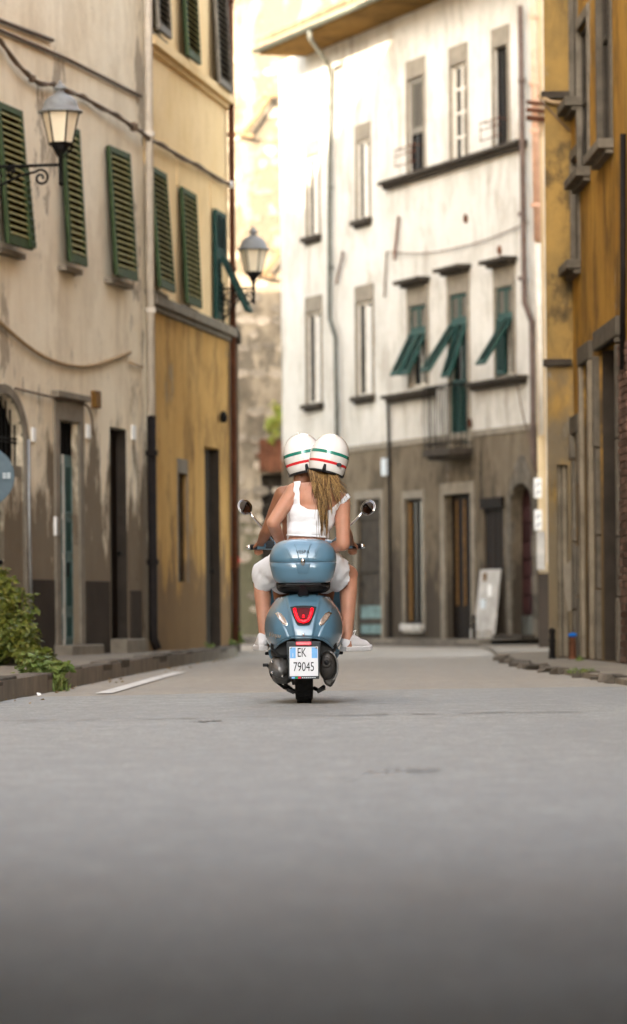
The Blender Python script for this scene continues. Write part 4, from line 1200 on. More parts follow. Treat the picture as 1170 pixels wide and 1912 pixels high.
# rain pipes
def cpx(x, y, o): return WC.at(x, y, o)
pz = [WC.at(577, 90, 0.98), WC.at(580, 103, 0.98), WC.at(614, 124, 0.12), WC.at(617, 140, 0.10)]
downpipe(wh, [WC.P(WC.hit(577, 95, 0.98)[0], HC - 0.06, 0.98), WC.P(WC.hit(577, 95, 0.98)[0], HC - 0.22, 0.96), WC.at(614, 122, 0.14), WC.at(617, 142, 0.10), WC.at(615, 400, 0.10), WC.at(615, 595, 0.10), WC.at(626, 630, 0.10), WC.at(629, 800, 0.10), WC.at(632, 1195, 0.10)], 0.045, 'pipe_grey', clips=[WC.at(616, y, 0.10) for y in (200, 350, 500)])
downpipe(wh, [WC.at(971, 10, 0.12), WC.at(975, 270, 0.12), WC.at(979, 565, 0.12), WC.at(993, 602, 0.12), WC.at(996, 850, 0.12), WC.at(1003, 880, 0.12)], 0.05, 'pipe_brown', clips=[WC.at(974, y, 0.12) for y in (150, 400, 520)])
downpipe(wh, [WC.at(724, 745, 0.05), WC.at(726, 850, 0.05), WC.at(728, 1190, 0.05)], 0.028, 'pipe_dark', 'conduit')
m2 = MB(); u, z = WC.hit(725, 872); WC.box(m2, u - 0.07, u + 0.07, z - 0.16, z + 0.16, 0.0, 0.12); m2.build('meter_box', 'sticker', wh, bevel=0.01)
for (xa, ya, xb, yb) in ((744, 404, 736, 486), (640, 470, 628, 530)):
    MB().tube([WC.at(xa, ya, 0.06), WC.at(xb, yb, 0.06)], 0.024, 8).build('tie_bar', 'rust', wh)
for x, y in ((869, 408), (932, 467), (877, 790)):
    MB().lathe(WC.at(x, y, 0.03), [(0, -0.09), (0.03, -0.06), (0.045, 0), (0.03, 0.06), (0, 0.09)], 8).build('anchor', 'rust', wh)
cable('wall_cable', None, sag([WC.at(722, 470, 0.05), WC.at(800, 472, 0.05), WC.at(900, 450, 0.05), WC.at(985, 415, 0.05)]), 0.011, 'cable', wh)
cable('wall_cable', None, sag([WC.at(722, 470, 0.05), WC.at(719, 520, 0.05), WC.at(717, 555, 0.05)]), 0.02, 'cable', wh)
cable('wall_cable', None, sag([WC.at(965, 712, 0.05), WC.at(975, 770, 0.05), WC.at(990, 830, 0.05)]), 0.012, 'cable', wh)

# ================================================================== narrow cream house end between the white and the golden house
WP = Wall((3.05, 57.0), 0, 1); WP.d = Vector((1, 0, 0)); WP.n = Vector((0, -1, 0)); WP.x = WP.n.cross(Vector((0, 0, 1))); WP.rot = Matrix((WP.x, WP.n, Vector((0, 0, 1)))).transposed()
pr = thing('cream_house_end', 'narrow cream wall end, its sunlit tone painted on, with pink pipe between the white and golden houses', 'house', WP.P(0.5, 0))
u0 = WP.hit(1001, 600)[0]
mb = MB(); facade(mb, WP, u0, u0 + 3.0, 0, 10.8, [])
def wedge(mb, W, ua_, ub_, h, da, db, back):     # sides running away from the street, back and top
    q = [W.P(ua_, 0), W.P(ub_, 0), W.P(ub_ + db, 0, -back), W.P(ua_ + da, 0, -back)]; up_ = Vector((0, 0, h))
    for i, j in ((1, 2), (2, 3), (3, 0)): mb.add([q[i], q[j], q[j] + up_, q[i] + up_], [(0, 1, 2, 3)])
    mb.add([p + up_ for p in q], [(0, 1, 2, 3)])
wedge(mb, WP, u0, u0 + 3.0, 10.8, 0.55, 0.6, 4.5)
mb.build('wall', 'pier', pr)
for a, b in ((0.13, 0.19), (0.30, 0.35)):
    m2 = MB(); WP.box(m2, u0 + a, u0 + b, 1.3, 10.6, -0.02, 0.05); m2.build('sunlit_strip', 'pipe_white', pr, bevel=0.01)  # pale strips painting the sunlit edges of the wall
m2 = MB(); WP.box(m2, u0 - 0.01, u0 + 1.0, 0.0, 1.15, -0.02, 0.03); m2.build('dado', 'dado', pr)
pu = u0 + 0.05
downpipe(pr, [WP.P(pu - 0.07, 10.7, 0.1), WP.P(pu - 0.03, WP.hit(1005, 452)[1], 0.1)], 0.055, 'copper', clips=[WP.P(pu - 0.05, z, 0.1) for z in (6.6, 7.7, 8.4, 9.4)])
downpipe(pr, [WP.P(pu - 0.02, WP.hit(1005, 455)[1], 0.09), WP.P(pu, 3.2, 0.09)], 0.04, 'pipe_white')
for (y0, y1) in ((893, 930), (952, 990)):
    z1, z0 = WP.hit(1005, y0)[1], WP.hit(1005, y1)[1]; uc = WP.hit(1004, 920)[0]
    m2 = MB(); WP.box(m2, uc - 0.06, uc + 0.05, z0, z1, 0.05, 0.08); sg = m2.build('street_sign', 'plaque', pr, bevel=0.005)
    for k in range(2):
        zc_ = z0 + 0.08 + k * 0.12; MB().tube([WP.P(uc - 0.03, zc_ - 0.04, 0.083), WP.P(uc + 0.0, zc_ + 0.03, 0.083), WP.P(uc + 0.03, zc_ + 0.0, 0.083)], 0.009, 6).build('marking', 'ink', sg)
uc = WP.hit(1009, 1030)[0]
m2 = MB(); WP.box(m2, uc - 0.06, uc + 0.06, 1.2, WP.hit(1009, 992)[1], 0.05, 0.07); m2.build('poster', 'tarp', pr)
for k, (y, s_) in enumerate(((193, 0.09), (207, 0.06), (222, 0.08))):
    MB().tube([WP.P(pu - 0.18, WP.hit(1000, y)[1], 0.16), WP.P(pu + 0.16, WP.hit(1000, y)[1] - 0.04, 0.16)], 0.03 * (1 + k * 0.2), 8).build('pipe_joint', 'rust', pr)

# ================================================================== golden house, right
HD = 12.0
gd = thing('golden_house', 'golden yellow weathered house along the right edge with stone door jambs', 'house', WD.P(0, 0))
uj = WD.hit(1072, 900)[0]
wins = [hole(WD, 1061, 1077, -120, 196, 0.09), hole(WD, 1080, 1099, 42, 326, 0.09), hole(WD, 1117, 1141, -150, 277, 0.09)]
wins[0]['u1'] = min(wins[0]['u1'], uj - 0.05)
w4 = hole(WD, 1063, 1077, 300, 498, 0.09); w4['u1'] = uj - 0.08
w4['u0'] = w4['u1'] - 0.8
wins[0]['u0'] = wins[0]['u1'] - 0.75
doors = [hole(WD, 1121, 1158, 640, 1236, 0.20), hole(WD, 1091, 1106, 676, 1234, 0.08), hole(WD, 1076, 1086, 808, 1232, 0.06)]
for d_ in doors: d_['z0'] = 0.05
mb = MB(); facade(mb, WD, -33, uj, 0, HD, wins + [w4] + doors); shell(mb, WD, -33, uj, 0, HD, 9)  # near end carried on out of frame to shade the road
mb.build('wall', 'golden', gd)
roofslab(WD, -33, uj, HD, 9, gd, 0.4, 1.3)
for k, h in enumerate(wins + [w4]):
    surround(WD, h, gd, 0.10, 0.12, 0, 0.025, 'stone')
    sill(WD, h, gd, 0.14, 0.10, 0.16, 'stone')
    m2 = MB(); WD.box(m2, h['u1'] - 0.004, h['u1'] + 0.01, h['z0'], h['z1'], -0.088, 0.0); m2.build('stone_reveal', 'stone', gd)
    fr = pane_window(WD, h, gd, bars=2, framemat='greywood', d=0.2)
for k, h in enumerate(doors):
    plank_door(WD, h, gd, 'wood', 5, h['depth'] - 0.035, 'dark', rails=False, knob=False)
    z = 0.05
    for sd in (h['u0'] - 0.16, h['u1']):
        z = 0.05
        while z < h['z1'] - 0.05:
            hb = min(random.uniform(0.5, 1.0), h['z1'] - z) if k != 1 else h['z1'] - z
            m2 = MB(); WD.box(m2, sd + 0.004, sd + 0.16, z + 0.008, z + hb - 0.008, -0.06, 0.05 + random.uniform(-0.012, 0.015)); m2.build('jamb_stone', 'stone' if k != 1 else 'pale_jamb', gd, bevel=0.012)
            z += hb
    m2 = MB(); WD.box(m2, h['u0'] - 0.18, h['u1'] + 0.18, h['z1'], h['z1'] + 0.2, -0.06, 0.055); m2.build('lintel', 'stone', gd, bevel=0.012)
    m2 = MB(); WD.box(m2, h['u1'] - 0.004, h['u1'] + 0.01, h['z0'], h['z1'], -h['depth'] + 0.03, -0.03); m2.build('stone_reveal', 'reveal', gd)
# bare brick corner where the plaster has gone
ub0 = WD.hit(1164, 900)[0]
bmesh_ = MB().box((0, 0, 0), (0.235, 0.05, 0.058), None, 0.003).mesh('brick')
m2 = MB(); WD.box(m2, ub0 - 0.78, ub0, 0.05, 3.2, 0.0, 0.018); bk = m2.build('brick_patch', 'mortar', gd)
z = 0.09; r_ = 0
while z < 3.18:
    for k in range(3):
        u = ub0 - 0.13 - k * 0.25 - (0.0 if r_ % 2 else 0.012)
        b = link('brick', bmesh_, 'brick', bk)
        b.location = WD.P(u, z, 0.025 + random.uniform(-0.006, 0.008)) - wloc(bk); b.rotation_euler = (WD.rot @ Matrix.Rotation(random.uniform(-0.02, 0.02), 3, 'Y')).to_euler()
    z += 0.073; r_ += 1
downpipe(gd, [WD.at(1163, 250, 0.06), WD.at(1163, 500, 0.06), WD.at(1162, 690, 0.06)], 0.03, 'pipe_dark', 'conduit')

# mouldy projecting end of the same row, facing the camera
yj = WD.P(uj, 0).y
WJ = Wall((2.0, yj), 0, 1); WJ.d = Vector((1, 0, 0)); WJ.n = Vector((0, -1, 0)); WJ.x = WJ.n.cross(Vector((0, 0, 1))); WJ.rot = Matrix((WJ.x, WJ.n, Vector((0, 0, 1)))).transposed()
mj = thing('mouldy_house', 'mouldy yellow projecting house end with blackened plaster at the right', 'house', WJ.P(0.8, 0))
xr = WD.P(uj, 0).x - WJ.p0.x
xl = WJ.hit(1022, 900)[0]
hj = hole(WJ, 1040, 1061, 868, 1228, 0.15); hj['z0'] = 0.05; hj['u1'] = min(hj['u1'], xr - 0.03)
mb = MB(); facade(mb, WJ, xl, xr + 2.5, 0, 11.2, [hj]); wedge(mb, WJ, xl, xr + 2.5, 11.2, 0.75, 0.6, 8.0)
mb.build('wall', 'mouldy', mj)
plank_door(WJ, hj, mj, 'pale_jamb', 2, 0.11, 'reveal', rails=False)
for y in (177, 676):
    z = WJ.hit(1040, y)[1]
    m2 = MB(); WJ.box(m2, xl - 0.04, xr - 0.02, z - 0.05, z + 0.03, -0.02, 0.10); m2.build('ledge', 'darktrim', mj, bevel=0.01)
m2 = MB(); m2.add([WJ.at(x, y, 0.012) for x, y in ((1050, 1060), (1066, 1045), (1067, 1140), (1060, 1142))], [(0, 1, 2, 3)])
m2.prism([WJ.at(x, y, 0.0) for x, y in ((1052, 1100), (1066, 1055), (1067, 1138), (1061, 1142))], (0, 0, 0), (0, -0.03, 0)); m2.build('loose_plaster', 'trim', mj)
cable('wall_cable', None, sag([WJ.at(1005, 178, 0.06), WJ.at(1030, 190, 0.10), WJ.at(1060, 193, 0.06)]), 0.024, 'cable_light', mj)
cable('wall_cable', None, sag([WJ.at(1008, 185, 0.05), WJ.at(1035, 215, 0.05), WJ.at(1064, 245, 0.05)]), 0.010, 'cable', mj)

# ================================================================== houses behind the camera's shoulder (added out of frame to shade the road)
WL = Wall((-6.4, 19.4), 0.02, 1)
nl = thing('added_left_house', 'added plain ochre house out of frame on the left, shading the road', 'house', WL.P(0, 0))
mb = MB(); facade(mb, WL, -34, -0.4, 0, 15.0, []); shell(mb, WL, -34, -0.4, 0, 15.0, 9); mb.build('wall', 'ochre', nl)
roofslab(WL, -34, -0.4, 15.0, 9, nl)
# unseen house added behind the ochre one so its roofline shades the stone building
WK = Wall((-8.3, 57.2), 0.0, 1)
sk = thing('added_side_house', 'added unseen plaster house behind the ochre house, shading the stone building', 'house', WK.P(0, 0))
mb = MB(); facade(mb, WK, 0, 13.5, 0, 13.2, []); shell(mb, WK, 0, 13.5, 0, 13.2, 16); mb.build('wall', 'cream', sk)
# unseen low passage added over the camera to darken the near road
ga = thing('added_passage', 'added unseen low passage over the camera, shading the near road', 'passage', (0, 0, 0))
WY = Wall((0, 7.6), 0, 1); WY.d = Vector((1, 0, 0)); WY.n = Vector((0, 1, 0)); WY.x = WY.n.cross(Vector((0, 0, 1)))
mb = MB()
gh = dict(u0=-2.7, u1=2.7, z0=0.0, z1=2.15, depth=13.5, arch=0.35)
facade(mb, WY, -6.3, 3.3, 0, 2.8, [gh]); shell(mb, WY, -6.3, 3.3, 0, 2.8, 13.5)
mb.build('wall', 'passage_dark', ga)

# ================================================================== street lamps
def street_lamp(W, base, scale, arm, label):
    """lantern on a scrolled wall bracket; base = foot of the lantern, arm = bracket length back to the wall"""
    root = thing('street_lamp', label, 'street lamp', base, 'wrought iron wall lamps')
    s = scale; c = Vector(base)
    def L(prof): return [(r * s, z * s) for r, z in prof]
    a0 = math.atan2(W.n.y, W.n.x) + R(8)
    body = MB().lathe(c, L([(0.0, 0.0), (0.11, 0.0), (0.125, 0.015), (0.125, 0.03), (0.0, 0.03)]), 6, a0).build('lantern_base', 'iron', root)
    r0, r1, zb, zt = 0.118 * s, 0.185 * s, 0.03 * s, 0.33 * s
    cor = [(c + Vector((r0 * math.cos(a0 + k * math.pi / 3), r0 * math.sin(a0 + k * math.pi / 3), zb)), c + Vector((r1 * math.cos(a0 + k * math.pi / 3), r1 * math.sin(a0 + k * math.pi / 3), zt))) for k in range(6)]
    for k in range(6):
        (a, b), (d, e) = cor[k], cor[(k + 1) % 6]
        n = (((a + d + b + e) / 4 - c) * Vector((1, 1, 0)) if False else Vector(((a.x + d.x) / 2 - c.x, (a.y + d.y) / 2 - c.y, 0))).normalized() * 0.004
        MB().prism([a, d, e, b], -n, n * 0).build('pane', 'lampglass', root)
        MB().tube([a, b], 0.009 * s, 6).build('glazing_bar', 'iron', root)
    cap = MB().lathe(c, L([(0.215, 0.325), (0.225, 0.33), (0.22, 0.345), (0.185, 0.36), (0.175, 0.40), (0.155, 0.45), (0.11, 0.49), (0.06, 0.515), (0.042, 0.53), (0.042, 0.55), (0.0, 0.55)]), 24).build('cap', 'lampgrey', root, smooth=True)
    MB().lathe(c, L([(0.04, 0.55), (0.07, 0.565), (0.068, 0.575), (0.035, 0.605), (0.018, 0.625), (0.022, 0.635), (0.0, 0.655)]), 16).build('finial', 'lampgrey', cap, smooth=True)
    MB().lathe(c, L([(0.10, 0.0), (0.05, -0.06), (0.022, -0.10), (0.022, -0.36), (0.028, -0.38), (0.0, -0.41)]), 10).build('stem', 'iron', root, smooth=True)
    for k in range(3):
        a = a0 + k * 2.094
        d = Vector((math.cos(a), math.sin(a), 0))
        MB().tube([c + d * 0.1 * s, c + d * 0.11 * s + Vector((0, 0, -0.03 * s)), c + d * 0.06 * s + Vector((0, 0, -0.09 * s)), c + d * 0.02 * s + Vector((0, 0, -0.12 * s))], 0.01 * s, 6).build('prong', 'iron', root)
    # bracket
    inw = -W.n
    zb = -0.19 * s
    top = c + Vector((0, 0, zb))
    MB().tube([top, top + inw * arm], 0.016 * s, 8).build('arm', 'iron', root)
    w0 = top + inw * arm
    q = [w0 + Vector((0, 0, -0.42 * s)), w0 - inw * arm * 0.3 + Vector((0, 0, -0.26 * s)), w0 - inw * arm * 0.62 + Vector((0, 0, -0.10 * s)), w0 - inw * arm * 0.78 + Vector((0, 0, -0.06 * s))]
    cen = w0 - inw * arm * 0.82 + Vector((0, 0, -0.125 * s))
    sp = []
    for k in range(22):
        a = math.pi * 0.62 - k * 0.42; r = 0.085 * s * (1 - k / 26)
        sp.append(cen - inw * (r * math.cos(a)) + Vector((0, 0, r * math.sin(a))))
    MB().tube(q + sp, 0.013 * s, 8).build('brace', 'iron', root, smooth=True)
    for f, r, dz in ((0.22, 0.10, -0.13), (0.40, 0.075, -0.10), (0.08, 0.11, -0.24), (0.55, 0.045, -0.055)):
        cc = w0 - inw * arm * f + Vector((0, 0, dz * s)); sp = []
        for k in range(18):
            a = k * 0.5; rr = r * s * (1 - k / 22)
            sp.append(cc - inw * rr * math.cos(a) + Vector((0, 0, rr * math.sin(a))))
        MB().tube(sp, 0.011 * s, 6).build('scroll', 'iron', root, smooth=True)
    mb = MB(); u = (w0 - W.p0).dot(W.d); z = w0.z
    W.box(mb, u - 0.05 * s, u + 0.05 * s, z - 0.5 * s, z + 0.08 * s, 0.0, 0.02); mb.build('wall_plate', 'iron', root)
    return root
b1 = at(113, 272, 38.3)
arm1 = (b1 - WA.p0).dot(WA.n)
street_lamp(WA, b1, 1.0, arm1 - 0.01, 'grey lantern on a scrolled iron bracket in front of the green shutters')
b2 = at(473, 512, 51.0)
arm2 = (b2 - WB.p0).dot(WB.n)
street_lamp(WB, b2, 0.98, arm2 - 0.01, 'far lantern on a short bracket at the corner of the ochre house')

# ================================================================== round sign, bollards, small posts
c = at(-29, 890, 38.6); c0 = Vector((c.x, c.y, 0.135))
sg = thing('round_sign', 'round blue grey traffic sign cut by the left edge', 'sign', c0)
ax = Matrix.Rotation(R(90), 3, 'X')
MB().lathe(c, [(0.0, 0.0), (0.30, 0.0), (0.303, 0.008), (0.29, 0.016), (0.0, 0.016)], 40, 0, ax).build('disc', 'sign_grey', sg)
p = at(12, 888, 38.56)
m2 = MB(); m2.box(p, (0.085, 0.004, 0.075)); m2 = m2.build('sticker', 'sign_grey', sg)
for k in range(2):
    for j in range(3):
        MB().box(p + Vector((-0.022 + 0.042 * k, -0.004, -0.02 + 0.02 * j)), (0.034, 0.003, 0.016)).build('lettering', 'sticker', m2)
MB().tube([c0 + Vector((0, 0.05, 0)), Vector((c.x, c.y + 0.05, c.z + 0.32))], 0.03, 12).build('post', 'galv', sg)
def bollard(px, py, Y, h, r, label, mat='iron', cap=None, base=0.045):
    p = at(px, py, Y); p.z = base
    b = thing('bollard', label, 'bollard', p, 'small posts along the pavements')
    MB().lathe(p, [(r * 1.25, 0), (r * 1.25, h * 0.06), (r, h * 0.1), (r * 0.95, h * 0.55), (r * 1.15, h * 0.57), (r * 1.15, h * 0.62), (r * 0.9, h * 0.65), (r * 0.85, h * 0.85), (0, h * 0.86)], 16).build('post', mat, b, smooth=False)
    MB().lathe(p, [(r * 1.0, h * 0.85), (r * (1.25 if cap else 1.1), h * 0.87), (r * (1.25 if cap else 0.9), h * 0.96), (r * 0.5, h), (0, h)], 16).build('cap', cap or mat, b, smooth=True)
bollard(1031, 1231, 42.6, 0.34, 0.035, 'short dark iron bollard at the foot of the mouldy house')
bollard(1069, 1233, 42.2, 0.29, 0.038, 'short rusty bollard with bright blue cap before the golden house', 'rust', 'blue_cap')
bollard(885, 1206, 63.6, 0.42, 0.034, 'thin dark post on the pavement beside the wide dark doorway', base=0.12)
hy = thing('step_block', 'low stone step block beside the bush at the left edge', 'step', (-2.75, 34.0, 0.135))
MB().box((-3.0, 34.2, 0.20), (0.95, 1.6, 0.13)).build('slab', 'trim', hy, bevel=0.02)
MB().box((-3.2, 34.6, 0.33), (0.7, 1.2, 0.13)).build('slab', 'trim', hy, bevel=0.02)

# ================================================================== plants
bush = thing('bush', 'leafy green bush on the pavement at the left edge', 'bush', (-2.75, 34.3, 0.135))
mb = MB()
for (px, py, Y, rad, n) in ((5, 1190, 33.4, (0.30, 0.35, 0.22), 800), (-10, 1130, 34.0, (0.32, 0.4, 0.30), 950), (35, 1195, 33.2, (0.24, 0.3, 0.17), 650), (60, 1225, 32.6, (0.16, 0.2, 0.10), 550), (-5, 1085, 34.4, (0.12, 0.2, 0.16), 400), (20, 1150, 33.8, (0.20, 0.3, 0.18), 480)):
    leaves(mb, at(px, py, Y), rad, n, 0.075, 0.35)
mb.build('crown', 'leaf', bush)
for k in range(7):
    p0 = Vector((-2.8 + random.uniform(-0.1, 0.1), 34.1 + random.uniform(-0.1, 0.1), 0.13)); q = at(random.uniform(-20, 50), random.uniform(1100, 1200), 33.8)
    MB().tube([p0, (p0 + q) / 2 + Vector((0, 0, 0.08)), q], [0.016, 0.012, 0.006], 6).build('stem', 'stem', bush)
def weed(px, py, Y, rad, h, n, label, z=0.0):
    p = at(px, py, Y); p.z = z
    o = thing('weed_clump', label, 'weed', p, 'weeds along the kerbs')
    mb = MB(); blades(mb, p, rad, n, h); leaves(mb, p + Vector((0, 0, h * 0.45)), (rad, rad, h * 0.45), n * 2, h * 0.22, 0.2); mb.build('leaves', 'weed', o)
weed(82, 1287, 28.6, 0.19, 0.30, 420, 'big clump of weeds spilling over the left kerb onto the road')
weed(183, 1252, 36.5, 0.06, 0.15, 40, 'small weed growing at the left kerb below the deep doorway', 0.02)
weed(150, 1258, 34.5, 0.05, 0.12, 34, 'small weed at the left kerb below the teal door', 0.02)
weed(310, 1242, 42.2, 0.06, 0.16, 40, 'small weed at the left kerb below the dark downpipe', 0.02)
weed(392, 1226, 48.0, 0.06, 0.16, 40, 'small weed below the ochre house doorway', 0.1)
weed(430, 1222, 51.4, 0.06, 0.32, 44, 'tall weed at the corner of the ochre house', 0.02)
weed(1085, 1268, 32.6, 0.13, 0.06, 120, 'low mossy weeds on the broken lip of the right pavement', 0.04)
weed(1082, 1240, 40.6, 0.05, 0.07, 40, 'low weeds at the foot of the golden house wall', 0.04)
weed(3, 1300, 25.8, 0.07, 0.10, 60, 'low weeds below the kerb at the left edge', 0.0)
weed(436, 1120, 54.0, 0.05, 0.5, 60, 'slender green weed climbing the plaster house past the corner', 0.1)
rnd = random.Random(11)
lit = []
for k in range(60):
    i = rnd.randrange(2, len(KL) - 1); f = rnd.random()
    a, b = KL[i - 1], KL[i]
    lit.append(Vector((a[0] + (b[0] - a[0]) * f + rnd.uniform(0.02, 0.3) * rnd.random(), a[1] + (b[1] - a[1]) * f, 0.008)))
mb = MB()
for p in lit:
    a = rnd.uniform(0, 6.28); s = rnd.uniform(0.01, 0.035)
    mb.add([p + Vector((math.cos(a) * s, math.sin(a) * s, 0)), p + Vector((-math.sin(a) * s * 0.5, math.cos(a) * s * 0.5, 0.012)), p - Vector((math.cos(a) * s, math.sin(a) * s, 0)), p + Vector((math.sin(a) * s * 0.5, -math.cos(a) * s * 0.5, 0.006))], [(0, 1, 2, 3)])
tag(mb.build('leaf_litter', 'straw'), 'dry leaf litter scattered in the left gutter', 'litter', kind='stuff')
for (px, py, Y, lb) in ((172, 1266, 33.4, 'small pale scrap of paper standing in the left gutter'), (70, 1299, 26.5, 'flattened pale paper scrap below the big weed clump')):
    p = at(px, py, Y); p.z = 0.01
    o = MB().add([p, p + Vector((0.025, 0.01, 0.004)), p + Vector((0.02, 0.02, 0.018)), p + Vector((-0.01, 0.02, 0.022)), p + Vector((0.0, 0.03, 0.0))], [(0, 1, 2, 3), (1, 4, 2)]).build('paper_scrap', 'plaque')
    tag(o, lb, 'paper', 'paper scraps in the left gutter')

# ================================================================== scooter
SY = 23.88
S0 = Vector((-0.062, SY, 0.004))
sco = thing('motor_scooter', 'light blue motor scooter seen from behind with a top case', 'scooter', S0)
def sp(name, mb, mat, parent=None, smooth=True, bevel=0.0):
    return mb.build(name, mat, parent or sco, smooth=smooth, bevel=bevel, world=False)
def interp(t, tab):
    for i in range(len(tab) - 1):
        if tab[i][0] <= t <= tab[i + 1][0]:
            f = (t - tab[i][0]) / (tab[i + 1][0] - tab[i][0]); f2 = f
            return tab[i][1] + (tab[i + 1][1] - tab[i][1]) * f2
    return tab[0][1] if t < tab[0][0] else tab[-1][1]
HWT = [(0.32, 0.185), (0.35, 0.205), (0.385, 0.224), (0.42, 0.235), (0.46, 0.2395), (0.50, 0.2375), (0.54, 0.229), (0.58, 0.212), (0.62, 0.188), (0.655, 0.162), (0.68, 0.140)]
YB = [(0.30, -0.30), (0.36, -0.345), (0.41, -0.375), (0.46, -0.365), (0.52, -0.340), (0.58, -0.305), (0.63, -0.27), (0.68, -0.22)]
def skin_y(x, z):
    """how far back the tail's skin stands at x, z: centre panel, bevelled flank, rounded side"""
    a = abs(x); hw = interp(z, HWT); f = (z - 0.41) / 0.26
    c1 = 0.054 + 0.052 * f; c2 = 0.088 + 0.115 * f
    c2 = min(c2, hw * 0.97)
    y = interp(z, YB)
    if a < c1: d = 0.06 * a * a / c1
    elif a < c2: d = 0.06 * c1 + 0.010 * min(1, (a - c1) / 0.004) + (a - c1) * 0.42
    else: d = 0.06 * c1 + 0.010 + (c2 - c1) * 0.42 - 0.006 * min(1, (a - c2) / 0.004) + (a - c2) * 0.75
    k = max(0.0, a / hw - 0.62) / 0.38
    return y + d + 0.17 * k ** 2.6
def zlow(a): return 0.414 - 0.088 * max(0, (a - 0.26) / 0.74) ** 1.6
mb = MB(); NV = 26
grid = []
for j in range(NV + 1):
    v = j / NV; L = []
    for i in range(-24, 25):
        k = abs(i); sg_ = -1 if i < 0 else 1
        # columns gathered on the two creases, the rest spread between
        zc = 0.414 + (0.676 - 0.414) * v
        for _ in range(3):
            hw = interp(zc, HWT); f = (zc - 0.41) / 0.26
            c1 = 0.054 + 0.052 * f; c2 = min(0.088 + 0.115 * f, hw * 0.97)
            if k <= 7: a = c1 * k / 7
            elif k == 8: a = c1 + 0.004
            elif k <= 14: a = c1 + 0.004 + (c2 - c1 - 0.004) * (k - 8) / 6
            elif k == 15: a = min(c2 + 0.004, hw)
            else: a = min(c2 + 0.004, hw) + (hw - min(c2 + 0.004, hw)) * (k - 15) / 9
            r = a / hw
            zb = zlow(r); zt = 0.676 - 0.02 * r * r
            zc = zb + (zt - zb) * v
        L.append(Vector((sg_ * a, skin_y(a, zc), zc)))
    row = [Vector((L[0].x * k_, yy, L[0].z)) for yy, k_ in ((0.72, 0.80), (0.5, 0.95), (0.25, 1.03), (0.10, 1.03))] + L
    row += [Vector((L[-1].x * k_, yy, L[-1].z)) for yy, k_ in ((0.10, 1.03), (0.25, 1.03), (0.5, 0.95), (0.72, 0.80))]
    grid.append(row)
mb.loft(grid, closed=False, cap=False)
# rolled lip along the lower edge
lip = [p + Vector((0, 0.012, -0.006)) for p in grid[0]]
body = sp('body', mb, 'paint')
sm_ = body.modifiers.new('solid', 'SOLIDIFY'); sm_.thickness = 0.008; sm_.offset = -1
o = MB().tube(lip, 0.0075, 6); sp('body_rim', o, 'paint', body)
# top of the body under the seat
top = MB(); top.add([grid[-1][i] for i in range(len(grid[-1]))], [tuple(range(len(grid[-1])))]); sp('tank_cover', top, 'black_plastic', body, False)
def surf(px, py, off=0.0):
    """point on the tail's skin for a spot read off the photograph (scooter-local x,z)"""
    x = (px - 566.0) / 305.0; z = (1316.0 - py) / 305.0
    return Vector((x, skin_y(x, z) - off, z))
def patch(pts, off0, off1, sub=6):
    mb = MB(); a = [surf(x, y, off0) for x, y in pts]; b = [surf(x, y, off1) for x, y in pts]
    n = len(a); mb.add(a + b, [tuple(range(n)), tuple(range(n, 2 * n))] + [(k, (k + 1) % n, n + (k + 1) % n, n + k) for k in range(n)])
    return mb
tl = sp('tail_light', patch([(541, 1134), (553, 1132), (566, 1131.5), (579, 1132), (591, 1134), (587, 1147), (580, 1164), (577, 1168), (566, 1169), (555, 1168), (552, 1164), (545, 1147)], -0.01, 0.010), 'black_plastic', None, False, 0.003)
sp('lens', patch([(546, 1137), (566, 1135.5), (586, 1137), (582, 1150), (577, 1163), (566, 1164.5), (555, 1163), (550, 1150)], 0.0, 0.016), 'redlens', tl, False, 0.003)
U = [(549.5, 1137.5), (551, 1145), (554, 1154), (558, 1160), (566, 1162), (574, 1160), (578, 1154), (581, 1145), (582.5, 1137.5)]
sp('light_guide', MB().tube([surf(x, y, 0.019) for x, y in U], 0.0105, 8), 'tail_glow', tl)
sp('centre_bulb', MB().tube([surf(566, 1150, 0.019), surf(566, 1154, 0.019)], 0.008, 8), 'tail_glow', tl)
for s_ in (-1, 1):
    q = [(512.5, 1146), (518, 1143), (525, 1146.5), (533, 1157), (537, 1166), (534.5, 1170), (528, 1167.5), (519, 1156)]
    q = [(x if s_ < 0 else 1132 - x, y) for x, y in q]
    ind = sp('indicator', patch(q, -0.004, 0.007), 'chrome', None, False, 0.002)
    cx = sum(x for x, _ in q) / 8; cy = sum(y for _, y in q) / 8
    sp('lens', patch([(cx + (x - cx) * 0.8, cy + (y - cy) * 0.8) for x, y in q], 0.004, 0.012), 'amberlens', ind, False, 0.002)
p = surf(512, 1187, 0.012)
text('lettering', 'Vespa', 0.040, 'chrome', sco, p, (R(80), R(6), R(-36)), 0.003, shear=0.35)
p = surf(566, 1186, 0.006)
sp('badge', MB().lathe(p, [(0, -0.012), (0.006, -0.008), (0.008, 0), (0.006, 0.008), (0, 0.012)], 8), 'chrome')
# inner wheel arch
mb = MB(); mb.loft([[Vector((x, y, z)) for x, z in ((-0.21, 0.34), (-0.19, 0.44), (0.19, 0.44), (0.21, 0.34), (0.15, 0.28), (-0.15, 0.28))] for y in (-0.16, 0.5)])
sp('inner_fender', mb, 'black_plastic', None, False, 0.02)
